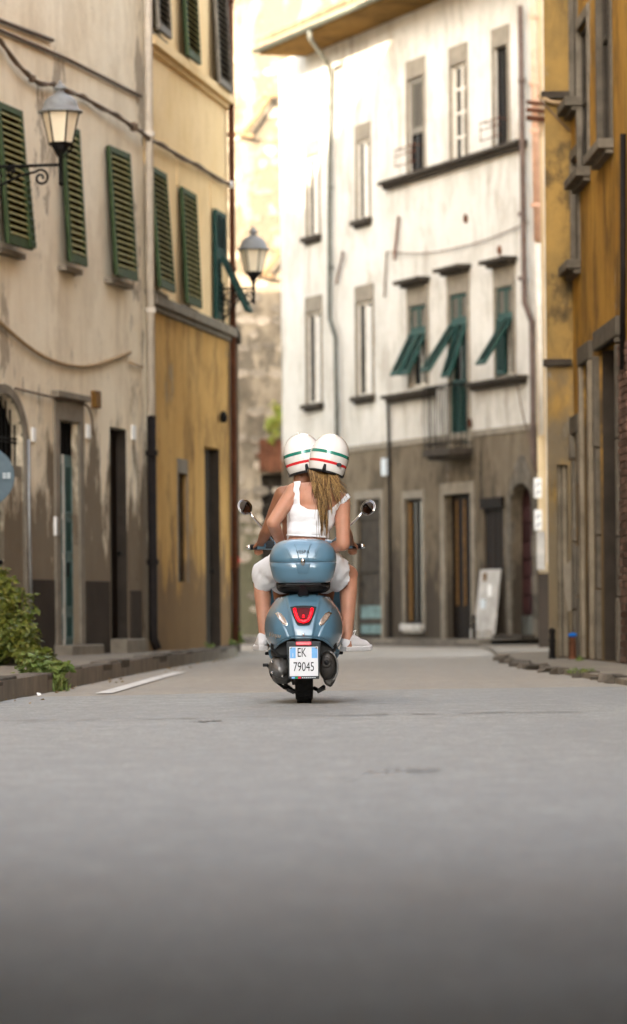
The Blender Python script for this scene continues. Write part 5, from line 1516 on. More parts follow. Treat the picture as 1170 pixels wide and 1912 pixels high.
# floor pan and sill seen below the flanks
for s_ in (-1, 1):
    mb = MB(); mb.loft([[Vector((s_ * x, y, z)) for x, z in ((0.15, 0.25), (0.215, 0.275), (0.228, 0.33), (0.16, 0.33))] for y in (0.28, 0.9)])
    sp('floor_sill', mb, 'paint', None, False, 0.012)
    mb = MB(); mb.box((s_ * 0.222, 0.40, 0.305), (0.05, 0.05, 0.02)); sp('footpeg', mb, 'black_plastic', None, False, 0.006)
mb = MB(); mb.box((0, 0.62, 0.31), (0.36, 0.55, 0.03)); sp('floorboard', mb, 'black_plastic', None, False, 0.01)
# plate holder, plate, reflector
ph = sp('plate_holder', MB().hexa([Vector(q) for q in ((-0.094, -0.395, 0.155), (0.094, -0.395, 0.155), (0.094, -0.37, 0.155), (-0.094, -0.37, 0.155), (-0.105, -0.375, 0.385), (0.105, -0.375, 0.385), (0.105, -0.35, 0.385), (-0.105, -0.35, 0.385))]), 'grey_plastic', None, False, 0.008)
mb = MB(); mb.box((0, -0.30, 0.38), (0.10, 0.14, 0.05)); sp('bracket', mb, 'black_plastic', ph, False, 0.01)
tp = R(-5)
Rp = Matrix.Rotation(tp, 3, 'X')
pc = Vector((0.0, -0.398, 0.262))
def onplate(x, z, o=0.0): return pc + Rp @ Vector((x, -o, z))
def pbox(x0, x1, z0, z1, o0, o1):
    return MB().hexa([onplate(x, z, o) for z in (z0, z1) for x, o in ((x0, o0), (x1, o0), (x1, o1), (x0, o1))])
lp = sp('number_plate', pbox(-0.0875, 0.0875, -0.09, 0.09, 0, 0.003), 'plate', None, False, 0.002)
sp('blue_band', pbox(-0.084, -0.049, 0.02, 0.086, 0.003, 0.0042), 'plate_blue', lp, False)
sp('blue_band', pbox(0.049, 0.084, 0.02, 0.086, 0.003, 0.0042), 'plate_blue', lp, False)
rt = (R(90) + tp, 0, 0)
text('lettering', 'EK', 0.079, 'plate_ink', lp, onplate(-0.012, 0.052, 0.0045), rt, 0.0008, sx=0.62)
text('lettering', '79045', 0.079, 'plate_ink', lp, onplate(0.0, -0.035, 0.0045), rt, 0.0008, sx=0.66)
text('country_letter', 'I', 0.034, 'plate', lp, onplate(-0.066, 0.038, 0.0048), rt, 0.0006)
fr = sp('plate_frame', pbox(-0.093, 0.093, -0.108, -0.0915, 0, 0.006), 'grey_plastic', lp, False, 0.002)
for x0, x1, mt in ((-0.075, -0.055, 'plate_blue'), (-0.053, -0.037, 'flag_green'), (-0.035, -0.018, 'flag_red')):
    sp('flag_mark', pbox(x0, x1, -0.1055, -0.094, 0.006, 0.0075), mt, lp, False)
for k in range(7):
    sp('frame_mark', pbox(-0.012 + k * 0.0125, -0.003 + k * 0.0125, -0.103, -0.097, 0.006, 0.007), 'sticker', lp, False)
for s_ in (-1, 1):
    sp('plate_bolt', MB().lathe(onplate(0.078 * s_, 0.082, 0.005), [(0, -0.005), (0.006, -0.003), (0.006, 0.003), (0, 0.005)], 8), 'chrome', lp)
sp('reflector', pbox(-0.048, 0.048, 0.098, 0.121, 0.0, 0.012), 'reflector', None, False, 0.004)
# rear wheel
wx = Matrix.Rotation(R(90), 3, 'Y')
WR = 0.252
wc = Vector((0, 0, WR))
tw = 0.056
rw = sp('rear_wheel', MB().lathe(wc, [(0.15, -tw * 0.8), (0.185, -tw), (0.225, -tw * 0.95), (0.243, -tw * 0.72), (0.251, -tw * 0.35), (0.252, 0), (0.251, tw * 0.35), (0.243, tw * 0.72), (0.225, tw * 0.95), (0.185, tw), (0.15, tw * 0.8), (0.14, 0)], 48, 0, wx, False), 'tyre')
sp('rim', MB().lathe(wc, [(0.15, -0.04), (0.145, -0.045), (0.12, -0.02), (0.04, -0.03), (0.0, -0.03)], 32, 0, wx), 'alloy', rw)
sp('rim', MB().lathe(wc, [(0.15, 0.04), (0.145, 0.045), (0.12, 0.02), (0.04, 0.03), (0.0, 0.03)], 32, 0, wx), 'alloy', rw)
for k in range(40):       # tread blocks
    a = 2 * math.pi * k / 40
    if math.sin(a) < 0.75 and math.cos(a) > -0.999:
        for s_ in (-1, 1):
            p = wc + Vector((s_ * 0.024, math.cos(a) * 0.2525, math.sin(a) * 0.2525))
            sp('tread', MB().box(p, (0.034, 0.026, 0.005), Matrix.Rotation(a - math.pi / 2, 3, 'X') @ Matrix.Rotation(s_ * 0.5, 3, 'Z')), 'tyre', rw, False)
# engine and transmission at left, exhaust at right
eng = MB()
eng.lathe((-0.135, 0.02, 0.205), [(0, -0.07), (0.06, -0.066), (0.085, -0.04), (0.088, 0.03), (0.07, 0.06), (0, 0.065)], 20, 0, wx)
eng.lathe((-0.14, 0.22, 0.24), [(0, -0.06), (0.06, -0.055), (0.08, -0.03), (0.08, 0.03), (0.06, 0.055), (0, 0.06)], 20, 0, wx)
eng.box((-0.135, 0.12, 0.22), (0.11, 0.26, 0.13))
eng = sp('engine', eng, 'alloy', None, True, 0.01)
sp('rear_cover', MB().lathe((-0.15, -0.085, 0.225), [(0, -0.05), (0.05, -0.045), (0.068, -0.015), (0.07, 0.03), (0, 0.06)], 20, 0, Matrix.Rotation(R(90), 3, 'X') @ Matrix.Rotation(R(180), 3, 'X')), 'alloy', eng)
sp('air_filter', MB().box((-0.14, -0.02, 0.315), (0.13, 0.22, 0.055)), 'exhaust', eng, False, 0.02)
for k in range(5):
    sp('bolt', MB().lathe((-0.15 + 0.058 * math.cos(k * 1.257), -0.125, 0.225 + 0.058 * math.sin(k * 1.257)), [(0, -0.012), (0.009, -0.008), (0.009, 0.01), (0, 0.012)], 8, 0, Matrix.Rotation(R(90), 3, 'X')), 'chrome', eng)
sp('swing_arm', MB().tube([(-0.10, 0.0, 0.20), (-0.06, 0.01, 0.15), (-0.05, 0.0, 0.12)], 0.025, 8), 'exhaust')
ex = MB(); rings = []
for k, (y, rx, rz, dz) in enumerate(((-0.27, 0.028, 0.035, 0.006), (-0.265, 0.040, 0.062, 0.0), (-0.24, 0.050, 0.085, -0.01), (-0.1, 0.055, 0.095, -0.015), (0.1, 0.055, 0.09, -0.015), (0.2, 0.03, 0.05, -0.02))):
    rings.append([Vector((0.146 + rx * math.cos(a), y, 0.245 + dz + rz * math.sin(a))) for a in [2 * math.pi * i / 22 for i in range(22)]])
ex.loft(rings); ex = sp('exhaust', ex, 'exhaust')
sp('muffler_body', MB().loft([[Vector((x, y, z)) for x, z in ((0.105, 0.20), (0.20, 0.22), (0.195, 0.14), (0.165, 0.095), (0.125, 0.12))] for y in (-0.20, 0.1)]), 'exhaust', ex, False, 0.015)
hs2 = []
for k in range(11):
    a = R(-70 + 160 * k / 10)
    hs2.append([Vector((0.152 + (0.050 + o_) * math.cos(a), y, 0.225 + (0.09 + o_) * math.sin(a))) for y, o_ in ((-0.25, 0.0), (-0.25, 0.012), (0.1, 0.012), (0.1, 0.0))])
sp('heat_shield', MB().loft(hs2), 'alloy', ex)
sp('outlet', MB().lathe((0.140, -0.272, 0.252), [(0.0, 0.004), (0.014, 0.004), (0.016, -0.004), (0.024, -0.006), (0.027, 0.01)], 20, 0, Matrix.Rotation(R(90), 3, 'X'), False), 'black_plastic', ex)
sp('outlet_ring', MB().lathe((0.140, -0.275, 0.252), [(0.020, 0.0), (0.031, -0.004), (0.034, 0.008), (0.022, 0.012)], 24, 0, Matrix.Rotation(R(90), 3, 'X'), False), 'exhaust', ex)
# kick lever and centre stand
sp('kick_lever', MB().tube([(-0.255, -0.05, 0.237), (-0.228, -0.05, 0.238), (-0.212, -0.04, 0.22), (-0.203, -0.02, 0.175), (-0.18, 0.0, 0.14), (-0.125, 0.03, 0.095), (-0.09, 0.05, 0.085)], [0.011, 0.011, 0.010, 0.010, 0.010, 0.011, 0.012], 8), 'black_plastic')
cs = sp('centre_stand', MB().tube([(-0.12, 0.12, 0.11), (-0.075, 0.08, 0.075), (-0.055, 0.10, 0.07)], 0.016, 8), 'black_plastic')
sp('foot', MB().box((-0.085, 0.02, 0.072), (0.05, 0.06, 0.018), Matrix.Rotation(R(25), 3, 'Y')), 'black_plastic', cs, False)
sp('leg', MB().tube([(0.06, 0.10, 0.09), (0.09, 0.08, 0.075), (0.125, 0.05, 0.10)], 0.013, 8), 'black_plastic', cs)
sp('foot', MB().box((0.105, 0.02, 0.078), (0.055, 0.06, 0.02), Matrix.Rotation(R(-28), 3, 'Y')), 'black_plastic', cs, False)
# seat
rings = []
for y, hw, zt, zb in ((-0.30, 0.08, 0.725, 0.70), (-0.27, 0.135, 0.755, 0.69), (-0.15, 0.165, 0.785, 0.68), (0.10, 0.17, 0.80, 0.68), (0.30, 0.165, 0.775, 0.68), (0.55, 0.15, 0.765, 0.68), (0.70, 0.10, 0.75, 0.69), (0.74, 0.05, 0.73, 0.70)):
    rings.append([Vector((hw * math.copysign(abs(math.cos(a)) ** 0.5, math.cos(a)), y, (zt + zb) / 2 + (zt - zb) / 2 * math.copysign(abs(math.sin(a)) ** 0.6, math.sin(a)))) for a in [2 * math.pi * i / 24 for i in range(24)]])
sp('seat', MB().loft(rings), 'seat')
# rack under the case
rk = sp('rack', MB().tube([(-0.14, 0.1, 0.70), (-0.15, -0.2, 0.722), (-0.12, -0.30, 0.730), (0.12, -0.30, 0.730), (0.15, -0.2, 0.722), (0.14, 0.1, 0.70)], 0.009, 8), 'exhaust')
sp('rack_plate', MB().box((0, -0.22, 0.735), (0.22, 0.20, 0.014)), 'black_plastic', rk, False, 0.004)
sp('rack_leg', MB().hexa([Vector(q) for q in ((-0.034, -0.265, 0.665), (0.034, -0.265, 0.665), (0.034, -0.22, 0.665), (-0.034, -0.22, 0.665), (-0.018, -0.33, 0.73), (0.018, -0.33, 0.73), (0.018, -0.25, 0.73), (-0.018, -0.25, 0.73))]), 'black_plastic', rk, False, 0.004)
# top case
def case_ring(z, a, b, yc=-0.19, n=40, e=0.62):
    return [Vector((a * math.copysign(abs(math.cos(t)) ** e, math.cos(t)), yc + b * math.copysign(abs(math.sin(t)) ** e, math.sin(t)), z)) for t in [2 * math.pi * i / n for i in range(n)]]
tc = sp('top_case', MB().loft([case_ring(*q) for q in ((0.742, 0.13, 0.13), (0.744, 0.155, 0.150), (0.752, 0.172, 0.165), (0.78, 0.187, 0.18), (0.82, 0.198, 0.190), (0.866, 0.207, 0.198), (0.8685, 0.203, 0.194))]), 'paint')
sp('lid', MB().loft([case_ring(*q) for q in ((0.8705, 0.203, 0.194), (0.873, 0.207, 0.198), (0.90, 0.2065, 0.196), (0.93, 0.2015, 0.189), (0.955, 0.192, 0.178), (0.978, 0.176, 0.163), (0.996, 0.153, 0.143), (1.008, 0.122, 0.115), (1.014, 0.085, 0.08), (1.016, 0.03, 0.03))]), 'paint', tc)
# raised and sunk panels pressed into the lid and tray
def case_face(x, z, off):
    tab_a = ((0.78, 0.187, 0.18), (0.82, 0.198, 0.190), (0.866, 0.207, 0.198), (0.90, 0.2065, 0.196), (0.93, 0.2015, 0.189), (0.955, 0.192, 0.178), (0.978, 0.176, 0.163), (0.996, 0.153, 0.143))
    a = interp(z, [(q[0], q[1]) for q in tab_a]); b = interp(z, [(q[0], q[2]) for q in tab_a])
    c_ = min(0.999, abs(x) / a) ** (1 / 0.62)
    return Vector((x, -0.19 - b * (math.sqrt(1 - c_ * c_)) ** 0.62 - off, z))
def case_patch(poly, o0, o1):
    # poly: list of (xl, xr, z) rows
    mb = MB(); A, B = [], []
    for xl, xr, z in poly:
        A.append([case_face(xl + (xr - xl) * k / 6, z, o0) for k in range(7)]); B.append([case_face(xl + (xr - xl) * k / 6, z, o1) for k in range(7)])
    rings = [a + list(reversed(b)) for a, b in zip(A, B)]
    return mb.loft(rings)
sp('lid_rib', case_patch([(-0.028, 0.028, 0.885), (-0.032, 0.032, 0.92), (-0.042, 0.042, 0.955), (-0.055, 0.055, 0.985)], -0.004, 0.005), 'paint', tc, True, 0.002)
for s_ in (-1, 1):
    sp('lid_rib', case_patch([(s_ * 0.066 - 0.008, s_ * 0.066 + 0.008, 0.89), (s_ * 0.09 - 0.009, s_ * 0.09 + 0.009, 0.94), (s_ * 0.112 - 0.010, s_ * 0.112 + 0.010, 0.985)], -0.004, 0.004), 'paint', tc, True, 0.002)
sp('tray_rib', case_patch([(-0.030, 0.030, 0.80), (-0.038, 0.038, 0.83), (-0.045, 0.045, 0.862)], -0.004, 0.005), 'paint', tc, True, 0.002)
p = case_face(0, 0.872, 0.008)
lk = sp('latch', MB().lathe(p, [(0, -0.024), (0.011, -0.02), (0.015, -0.005), (0.015, 0.008), (0.009, 0.02), (0, 0.023)], 16), 'chrome', tc)
sp('keyhole', MB().lathe(p + Vector((0, -0.013, 0)), [(0, 0.004), (0.005, 0.003), (0.005, -0.003)], 10, 0, Matrix.Rotation(R(90), 3, 'X')), 'black_plastic', lk)
text('lettering', 'VESPA', 0.030, 'grey_plastic', tc, case_face(0.0, 0.932, 0.009), (R(97), 0, 0), 0.001)
# leg shield, steering, handlebar, front wheel
mb = MB(); rows = []
for z, hw, y in ((0.30, 0.20, 0.98), (0.45, 0.28, 1.03), (0.65, 0.31, 1.05), (0.85, 0.27, 1.02), (0.95, 0.18, 0.98)):
    rows.append([Vector((hw * (-1 + 2 * k / 12), y - 0.10 * (abs(-1 + 2 * k / 12)) ** 2, z)) for k in range(13)])
mb.loft(rows, False, False); ls = sp('leg_shield', mb, 'paint'); q = ls.modifiers.new('solid', 'SOLIDIFY'); q.thickness = 0.012
sp('steering_column', MB().tube([(0, 0.93, 1.0), (0, 1.12, 0.55), (0, 1.28, 0.26)], [0.05, 0.05, 0.035], 12), 'paint')
sp('front_mudguard', MB().loft([[Vector((0.085 * math.cos(b), 1.28 + (0.28 + 0.06 * math.sin(b)) * math.cos(a), 0.252 + (0.28 + 0.06 * math.sin(b)) * math.sin(a))) for b in [math.pi * k / 8 for k in range(9)]] for a in [R(15 + 150 * k / 12) for k in range(13)]], False, False), 'paint')
fw = sp('front_wheel', MB().lathe((0, 1.28, WR), [(0.15, -0.045), (0.185, -0.055), (0.24, -0.04), (0.252, 0), (0.24, 0.04), (0.185, 0.055), (0.15, 0.045)], 40, 0, wx, False), 'tyre')
sp('rim', MB().lathe((0, 1.28, WR), [(0.15, -0.04), (0.03, -0.03), (0.03, 0.03), (0.15, 0.04)], 30, 0, wx), 'alloy', fw)
hb = sp('handlebar', MB().tube([(-0.30, 0.80, 0.99), (-0.12, 0.86, 1.0), (0, 0.88, 1.0), (0.12, 0.86, 1.0), (0.32, 0.80, 0.99)], [0.02, 0.035, 0.05, 0.035, 0.02], 12), 'paint')
sp('headset', MB().lathe((0, 0.92, 1.0), [(0, -0.06), (0.08, -0.05), (0.1, 0), (0.08, 0.05), (0, 0.07)], 20), 'paint', hb)
sp('headlight', MB().lathe((0, 1.03, 1.0), [(0, 0.02), (0.05, 0.015), (0.075, 0.0), (0.078, -0.03)], 20, 0, Matrix.Rotation(R(-90), 3, 'X')), 'chrome', hb)
for s_ in (-1, 1):
    xg = (-0.355, 0.385)[s_ > 0]
    g_ = sp('grip', MB().tube([(s_ * 0.24, 0.815, 0.992), (xg - s_ * 0.015, 0.795, 0.985)], [0.017, 0.018], 12), 'black_plastic', hb)
    sp('bar_end', MB().tube([(xg - s_ * 0.015, 0.795, 0.985), (xg, 0.792, 0.984), (xg + s_ * 0.012, 0.79, 0.984)], [0.016, 0.014, 0.008], 12), 'chrome', hb)
    sp('brake_lever', MB().tube([(s_ * 0.20, 0.87, 1.0), (s_ * 0.26, 0.875, 0.995), (s_ * 0.34, 0.85, 0.985)], [0.009, 0.008, 0.008], 8), 'chrome', hb)
    sp('switch_box', MB().box((s_ * 0.215, 0.82, 1.0), (0.06, 0.05, 0.05)), 'grey_plastic', hb, False, 0.008)
    mc = Vector(((458 - 566) / 290.0, 0.78, 1.243)) if s_ < 0 else Vector(((688 - 566) / 290.0, 0.78, 1.232))
    face = Matrix.Rotation(R(-s_ * 27), 3, 'Z') @ Matrix.Rotation(R(90 - 19), 3, 'X')
    mr = sp('mirror', MB().lathe(mc, [(0, -0.03), (0.03, -0.026), (0.047, -0.012), (0.0515, 0.0), (0.0505, 0.004), (0.048, 0.004), (0.048, 0.002), (0.0, 0.002)], 32, 0, face), 'black_plastic')
    sp('mirror_rim', MB().lathe(mc, [(0.0515, -0.002), (0.0525, 0.001), (0.0515, 0.0045), (0.0495, 0.0045)], 32, 0, face, False), 'chrome', mr)
    sp('mirror_glass', MB().lathe(mc, [(0.0465, 0.0025), (0.0465, 0.0045), (0.04, 0.0050), (0.03, 0.0056), (0.02, 0.0060), (0.01, 0.0063), (0.002, 0.0064)], 32, 0, face), 'mirror', mr)
    e = Vector((s_ * 0.19, 0.85, 1.02))
    d_ = (e - mc).normalized()
    sp('stem', MB().tube([mc + d_ * 0.045 + Vector((0, 0.02, 0)), mc + d_ * 0.10 + Vector((0, 0.02, 0)), e], [0.010, 0.008, 0.007], 8), 'chrome', mr)

# ================================================================== the two riders
def helmet(parent, c, rot, name='helmet'):
    """open-face helmet: shell, black rim, green and red stripes round the back, strap clip"""
    Rm = Euler(rot).to_matrix(); c = Vector(c)
    A, B, H = 0.123, 0.146, 0.143
    def pt(th, ph, k=1.0):      # th: latitude, ph: longitude, back of the head at ph=-90 deg
        r = math.cos(th) ** 0.86 if th > 0 else math.cos(th * 0.62)
        squ = 1.0
        return c + Rm @ Vector((A * k * r * squ * math.cos(ph), B * k * r * squ * math.sin(ph), H * k * math.sin(th)))
    def open_front(ph):         # how low the shell reaches
        f = max(0.0, math.sin(ph))
        return R(-50) + R(60) * f ** 1.5
    mb = MB(); rows = []; NP = 40; NT = 16
    for j in range(NT + 1):
        rows.append([pt(open_front(2 * math.pi * i / NP) + (R(89) - open_front(2 * math.pi * i / NP)) * j / NT, 2 * math.pi * i / NP) for i in range(NP)])
    mb.loft(rows, True, False); mb.add(rows[-1], [tuple(range(NP))])
    h = mb.build(name, 'helmet', parent, smooth=True, world=False)
    s_ = h.modifiers.new('solid', 'SOLIDIFY'); s_.thickness = 0.012; s_.offset = -1
    MB().tube(rows[0] + [rows[0][0]], 0.0085, 8).build('rim', 'black_plastic', h, smooth=True, world=False)
    for (t0, t1, mt) in ((1.0, 9.0, 'helm_green'), (-23, -16, 'helm_red')):
        mb = MB(); r2 = []
        for j in range(3):
            th = R(t0 + (t1 - t0) * j / 2)
            r2.append([pt(th, R(-190 + 200 * i / 40), 1.006) for i in range(41)])
        mb.loft(r2, False, False); mb.build('stripe', mt, h, smooth=True, world=False)
    mb = MB()
    q = [pt(R(-52), R(-90), 1.01), pt(R(-40), R(-90), 1.03), pt(R(-27), R(-90), 1.03)]
    mb.tube(q, [0.014, 0.012, 0.008], 8); mb.build('strap_clip', 'black_plastic', h, smooth=True, world=False)
    mb = MB(); mb.lathe(pt(R(-20), R(-48), 1.008), [(0, -0.012), (0.012, -0.01), (0.02, 0), (0.012, 0.01), (0, 0.012)], 10); mb.build('badge', 'grey_plastic', h, smooth=True, world=False)
    # lining
    mb = MB(); rows = []
    for j in range(9):
        rows.append([pt(open_front(2 * math.pi * i / NP) + (R(88) - open_front(2 * math.pi * i / NP)) * j / 8, 2 * math.pi * i / NP, 0.88) for i in range(NP)])
    mb.loft(rows, True, False); mb.add(rows[-1], [tuple(range(NP))]); mb.build('lining', 'black_plastic', h, smooth=True, world=False)
    return h

def hand(w, d, up, s=1.0, curl=0.8, side=1):
    """palm, four unequal curled fingers and a thumb leaving the side of the palm"""
    w, d, up = Vector(w), Vector(d).normalized(), Vector(up).normalized()
    lat = d.cross(up).normalized() * side
    segs = []
    k0 = w + d * 0.085 * s
    for i, (o, l) in enumerate(((-0.030, 0.062), (-0.010, 0.072), (0.010, 0.067), (0.028, 0.052))):
        b = k0 + lat * o * s
        segs.append((w + lat * o * 0.5 * s, 0.016 * s, b, 0.0125 * s))
        a1 = curl * 0.8; a2 = curl * 1.7; a3 = curl * 2.4
        p = b
        for a, f in ((a1, 0.45), (a2, 0.33), (a3, 0.25)):
            q = p + (d * math.cos(a) - up * math.sin(a)) * l * f * 1.1 * s
            segs.append((p, 0.0095 * s, q, 0.0085 * s)); p = q
    t0 = w + d * 0.02 * s - lat * 0.02 * s
    t1 = t0 + (d * 0.6 - lat * 0.6 - up * 0.4).normalized() * 0.04 * s; t2 = t1 + (d * 0.9 - lat * 0.1 - up * 0.5).normalized() * 0.032 * s
    segs += [(t0, 0.014 * s, t1, 0.011 * s), (t1, 0.011 * s, t2, 0.009 * s)]
    return segs

def head(c, yaw=0.0):
    """skull, jaw, nose, ears, lips; the face looks along +y"""
    c = Vector(c); Rz = Matrix.Rotation(yaw, 3, 'Z')
    def q(x, y, z): return c + Rz @ Vector((x, y, z))
    e = [(q(0, -0.01, 0.03), (0.075, 0.092, 0.092), (0, 0, yaw)), (q(0, 0.03, -0.045), (0.056, 0.062, 0.066), (0, 0, yaw)),
         (q(0.074, 0.0, -0.015), (0.010, 0.02, 0.032), (0, 0, yaw)), (q(-0.074, 0.0, -0.015), (0.010, 0.02, 0.032), (0, 0, yaw)),
         (q(0, 0.088, -0.062), (0.022, 0.010, 0.009), (0, 0, yaw)), (q(0, 0.075, -0.095), (0.022, 0.018, 0.018), (0, 0, yaw))]
    s = [(q(0, 0.082, 0.0), 0.008, q(0, 0.102, -0.035), 0.012)]
    return s, e
def eyes(parent, c, yaw=0.0):
    Rz = Matrix.Rotation(yaw, 3, 'Z')
    for s_ in (-1, 1):
        MB().lathe(Vector(c) + Rz @ Vector((0.03 * s_, 0.079, -0.003)), [(0, -0.011), (0.009, -0.006), (0.0115, 0), (0.009, 0.006), (0, 0.011)], 10).build('eye', 'plaque', parent, smooth=True, world=False)

def shoe(parent, heel, dirv, s=1.0):
    """low white sneaker: sole slab, upper, toe cap, laces"""
    d = Vector(dirv); d.z = 0; d.normalize(); l = Vector((d.y, -d.x, 0)); heel = Vector(heel)
    prof = [(-0.02, 0.026), (0.0, 0.034), (0.05, 0.036), (0.11, 0.038), (0.17, 0.047), (0.215, 0.045), (0.245, 0.032), (0.26, 0.012)]
    rings = []
    for z, k in ((0.0, 0.97), (0.006, 1.03), (0.026, 1.03), (0.03, 0.97)):
        left = [heel + d * (t * s) + l * (hw * k * s) + Vector((0, 0, z * s + (0.012 * s if t > 0.22 else 0))) for t, hw in prof]
        right = [heel + d * (t * s) - l * (hw * k * s) + Vector((0, 0, z * s + (0.012 * s if t > 0.22 else 0))) for t, hw in reversed(prof)]
        rings.append(left + right)
    so = MB().loft(rings).build('shoe_sole', 'shoe_sole', parent, smooth=False, world=False, bevel=0.004)
    segs = []
    def q(t, z, o=0.0): return heel + d * t * s + Vector((0, 0, z * s)) + l * o * s
    segs = [(q(0.01, 0.05), 0.034 * s, q(0.03, 0.085), 0.037 * s), (q(0.02, 0.05), 0.036 * s, q(0.12, 0.052), 0.037 * s), (q(0.03, 0.085), 0.034 * s, q(0.12, 0.062), 0.034 * s), (q(0.12, 0.05), 0.036 * s, q(0.20, 0.038), 0.036 * s), (q(0.19, 0.036), 0.037 * s, q(0.225, 0.034), 0.028 * s)]
    up = organic('shoe_upper', segs, [], 0.008, 'shoe', parent, 4)
    for k in range(4):
        t = 0.10 + 0.024 * k; z = 0.098 - 0.012 * k
        MB().tube([q(t, z - 0.012, -0.026), q(t, z + 0.004, 0.0), q(t, z - 0.012, 0.026)], 0.004 * s, 6).build('lace', 'plaque', up, world=False)
    MB().tube([q(0.085, 0.10, -0.012), q(0.075, 0.128, 0.012), q(0.09, 0.135, 0.02), q(0.095, 0.105, 0.0)], 0.0035 * s, 6).build('lace', 'plaque', up, world=False)

# ------------------------------------------------------------------ passenger
pa = thing('person', 'rear rider in white crop tank top and shorts with long loose hair and striped helmet', 'person', S0)
tilt = R(13)
T = [((0.0, 0.155, 0.865), (0.165, 0.125, 0.10), (0, 0, 0)), ((0.012, 0.16, 0.96), (0.135, 0.095, 0.10), (0, 0.05, 0)), ((0.03, 0.165, 1.06), (0.122, 0.086, 0.11), (0, 0.12, 0)),
     ((0.058, 0.175, 1.16), (0.133, 0.092, 0.12), (0, 0.2, 0)), ((0.085, 0.19, 1.25), (0.150, 0.095, 0.095), (0, tilt, 0)), ((0.10, 0.195, 1.31), (0.150, 0.07, 0.055), (0, tilt, 0))]
shl, shr = Vector((-0.052, 0.20, 1.325)), Vector((0.248, 0.20, 1.262))
ell, elr = Vector((-0.186, 0.13, 1.125)), Vector((0.252, 0.13, 0.985))
wrl, wrr = Vector((-0.135, 0.40, 0.985)), Vector((0.16, 0.38, 0.965))
hipl, hipr = Vector((-0.095, 0.19, 0.865)), Vector((0.095, 0.19, 0.865))
knl, knr = Vector((-0.262, 0.42, 0.80)), Vector((0.287, 0.42, 0.80))
anl, anr = Vector((-0.248, 0.30, 0.405)), Vector((0.272, 0.30, 0.395))
hc = Vector((0.165, 0.25, 1.535))
hsg, hel = head(hc, R(8))
segs = [((0.105, 0.20, 1.32), 0.062, (0.150, 0.235, 1.45), 0.052),
        ((0.10, 0.19, 1.335), 0.05, shl, 0.048), ((0.10, 0.19, 1.315), 0.05, shr, 0.048),
        (shl, 0.053, (shl + ell) / 2, 0.048), ((shl + ell) / 2, 0.048, ell, 0.042), (ell, 0.042, ell.lerp(wrl, 0.35), 0.039), (ell.lerp(wrl, 0.35), 0.039, wrl, 0.027),
        (shr, 0.053, (shr + elr) / 2, 0.048), ((shr + elr) / 2, 0.048, elr, 0.042), (elr, 0.042, elr.lerp(wrr, 0.35), 0.037), (elr.lerp(wrr, 0.35), 0.037, wrr, 0.025),
        (hipl, 0.10, knl, 0.060), (hipr, 0.10, knr, 0.060),
        (knl, 0.057, knl.lerp(anl, 0.3) + Vector((0, -0.02, 0)), 0.056), (knl.lerp(anl, 0.3) + Vector((0, -0.02, 0)), 0.056, anl, 0.033), (anl, 0.033, anl + Vector((0.0, 0.0, -0.05)), 0.034),
        (knr, 0.057, knr.lerp(anr, 0.3) + Vector((0, -0.02, 0)), 0.056), (knr.lerp(anr, 0.3) + Vector((0, -0.02, 0)), 0.056, anr, 0.033), (anr, 0.033, anr + Vector((0.0, 0.0, -0.05)), 0.034)]
segs += hand(wrl, (0.5, 0.8, 0.0), (-0.6, 0.3, 0.5), 0.95, 0.5, 1) + hand(wrr, (-0.6, 0.8, 0.0), (0.6, 0.3, 0.5), 0.95, 0.5, -1)
body_p = organic('body', segs + hsg, T + hel, 0.0075, 'skin', pa, 6)
eyes(pa, hc, R(8))
def tank(q):
    x, z = q.x, q.z
    if z < 1.035 - 0.06 * (x - 0.03): return False
    back = q.y < 0.19
    if x < -0.078 + (0.30 - abs(z - 1.30)) * 0 and z > 1.20: return False
    # left strap
    if z > 1.200 + 6.0 * max(0.0, 0.06 - x) ** 2 and back:
        ls_ = -0.058 + (z - 1.22) * 0.05 < x < -0.022 + (z - 1.22) * 0.05
        t = (x - 0.175) / 0.10
        rs_ = x > 0.165 and abs(z - (1.185 + 0.95 * (x - 0.175))) < 0.019
        return ls_ or rs_
    if not back:
        if z > 1.26: return (-0.058 < x < -0.02) or (0.19 < x < 0.235)
    if x > 0.205 and z > 1.16: 
        return abs(z - (1.185 + 0.95 * (x - 0.175))) < 0.019
    return True
top_ = organic('tank_top', [((0.10, 0.19, 1.335), 0.05, shl, 0.044), ((0.10, 0.19, 1.315), 0.05, shr, 0.046)], T[1:], 0.0075, 'white_cloth', pa, 5, tank, 0.004, 0.010, 0.010)
MB().tube([Vector((0.03 + 0.130 * math.cos(a), 0.165 + 0.10 * math.sin(a), 1.042 - 0.06 * 0.13 * math.cos(a) - 0.003)) for a in [2 * math.pi * k / 30 for k in range(31)]], 0.006, 6).build('hem', 'white_cloth', top_, smooth=True, world=False)
def shorts(q):
    if q.z > 0.965: return False
    for kn, hp in ((knl, hipl), (knr, hipr)):
        if q.x * kn.x > 0:
            t = (q - hp).dot(kn - hp) / (kn - hp).length_squared
            if t > (0.98 if kn is knl else 0.66): return False
    return True
organic('shorts', [(hipl, 0.105, hipl.lerp(knl, 1.05), 0.066), (hipr, 0.105, knr, 0.064), (hipl.lerp(knl, 0.6) + Vector((-0.006, -0.02, -0.03)), 0.066, knl + Vector((-0.004, -0.02, -0.045)), 0.058), (hipr.lerp(knr, 0.4) + Vector((0.0, -0.02, -0.03)), 0.075, knr.lerp(hipr, 0.25) + Vector((0.0, -0.02, -0.05)), 0.068)],
        T[:2], 0.009, 'white_cloth', pa, 8, shorts, 0.004, 0.012, 0.020, (13, 10, 8))
shoe(pa, (-0.256, 0.27, 0.325), (-0.12, 1, 0), 0.98)
shoe(pa, (0.258, 0.285, 0.315), (0.62, 0.78, 0), 0.98)
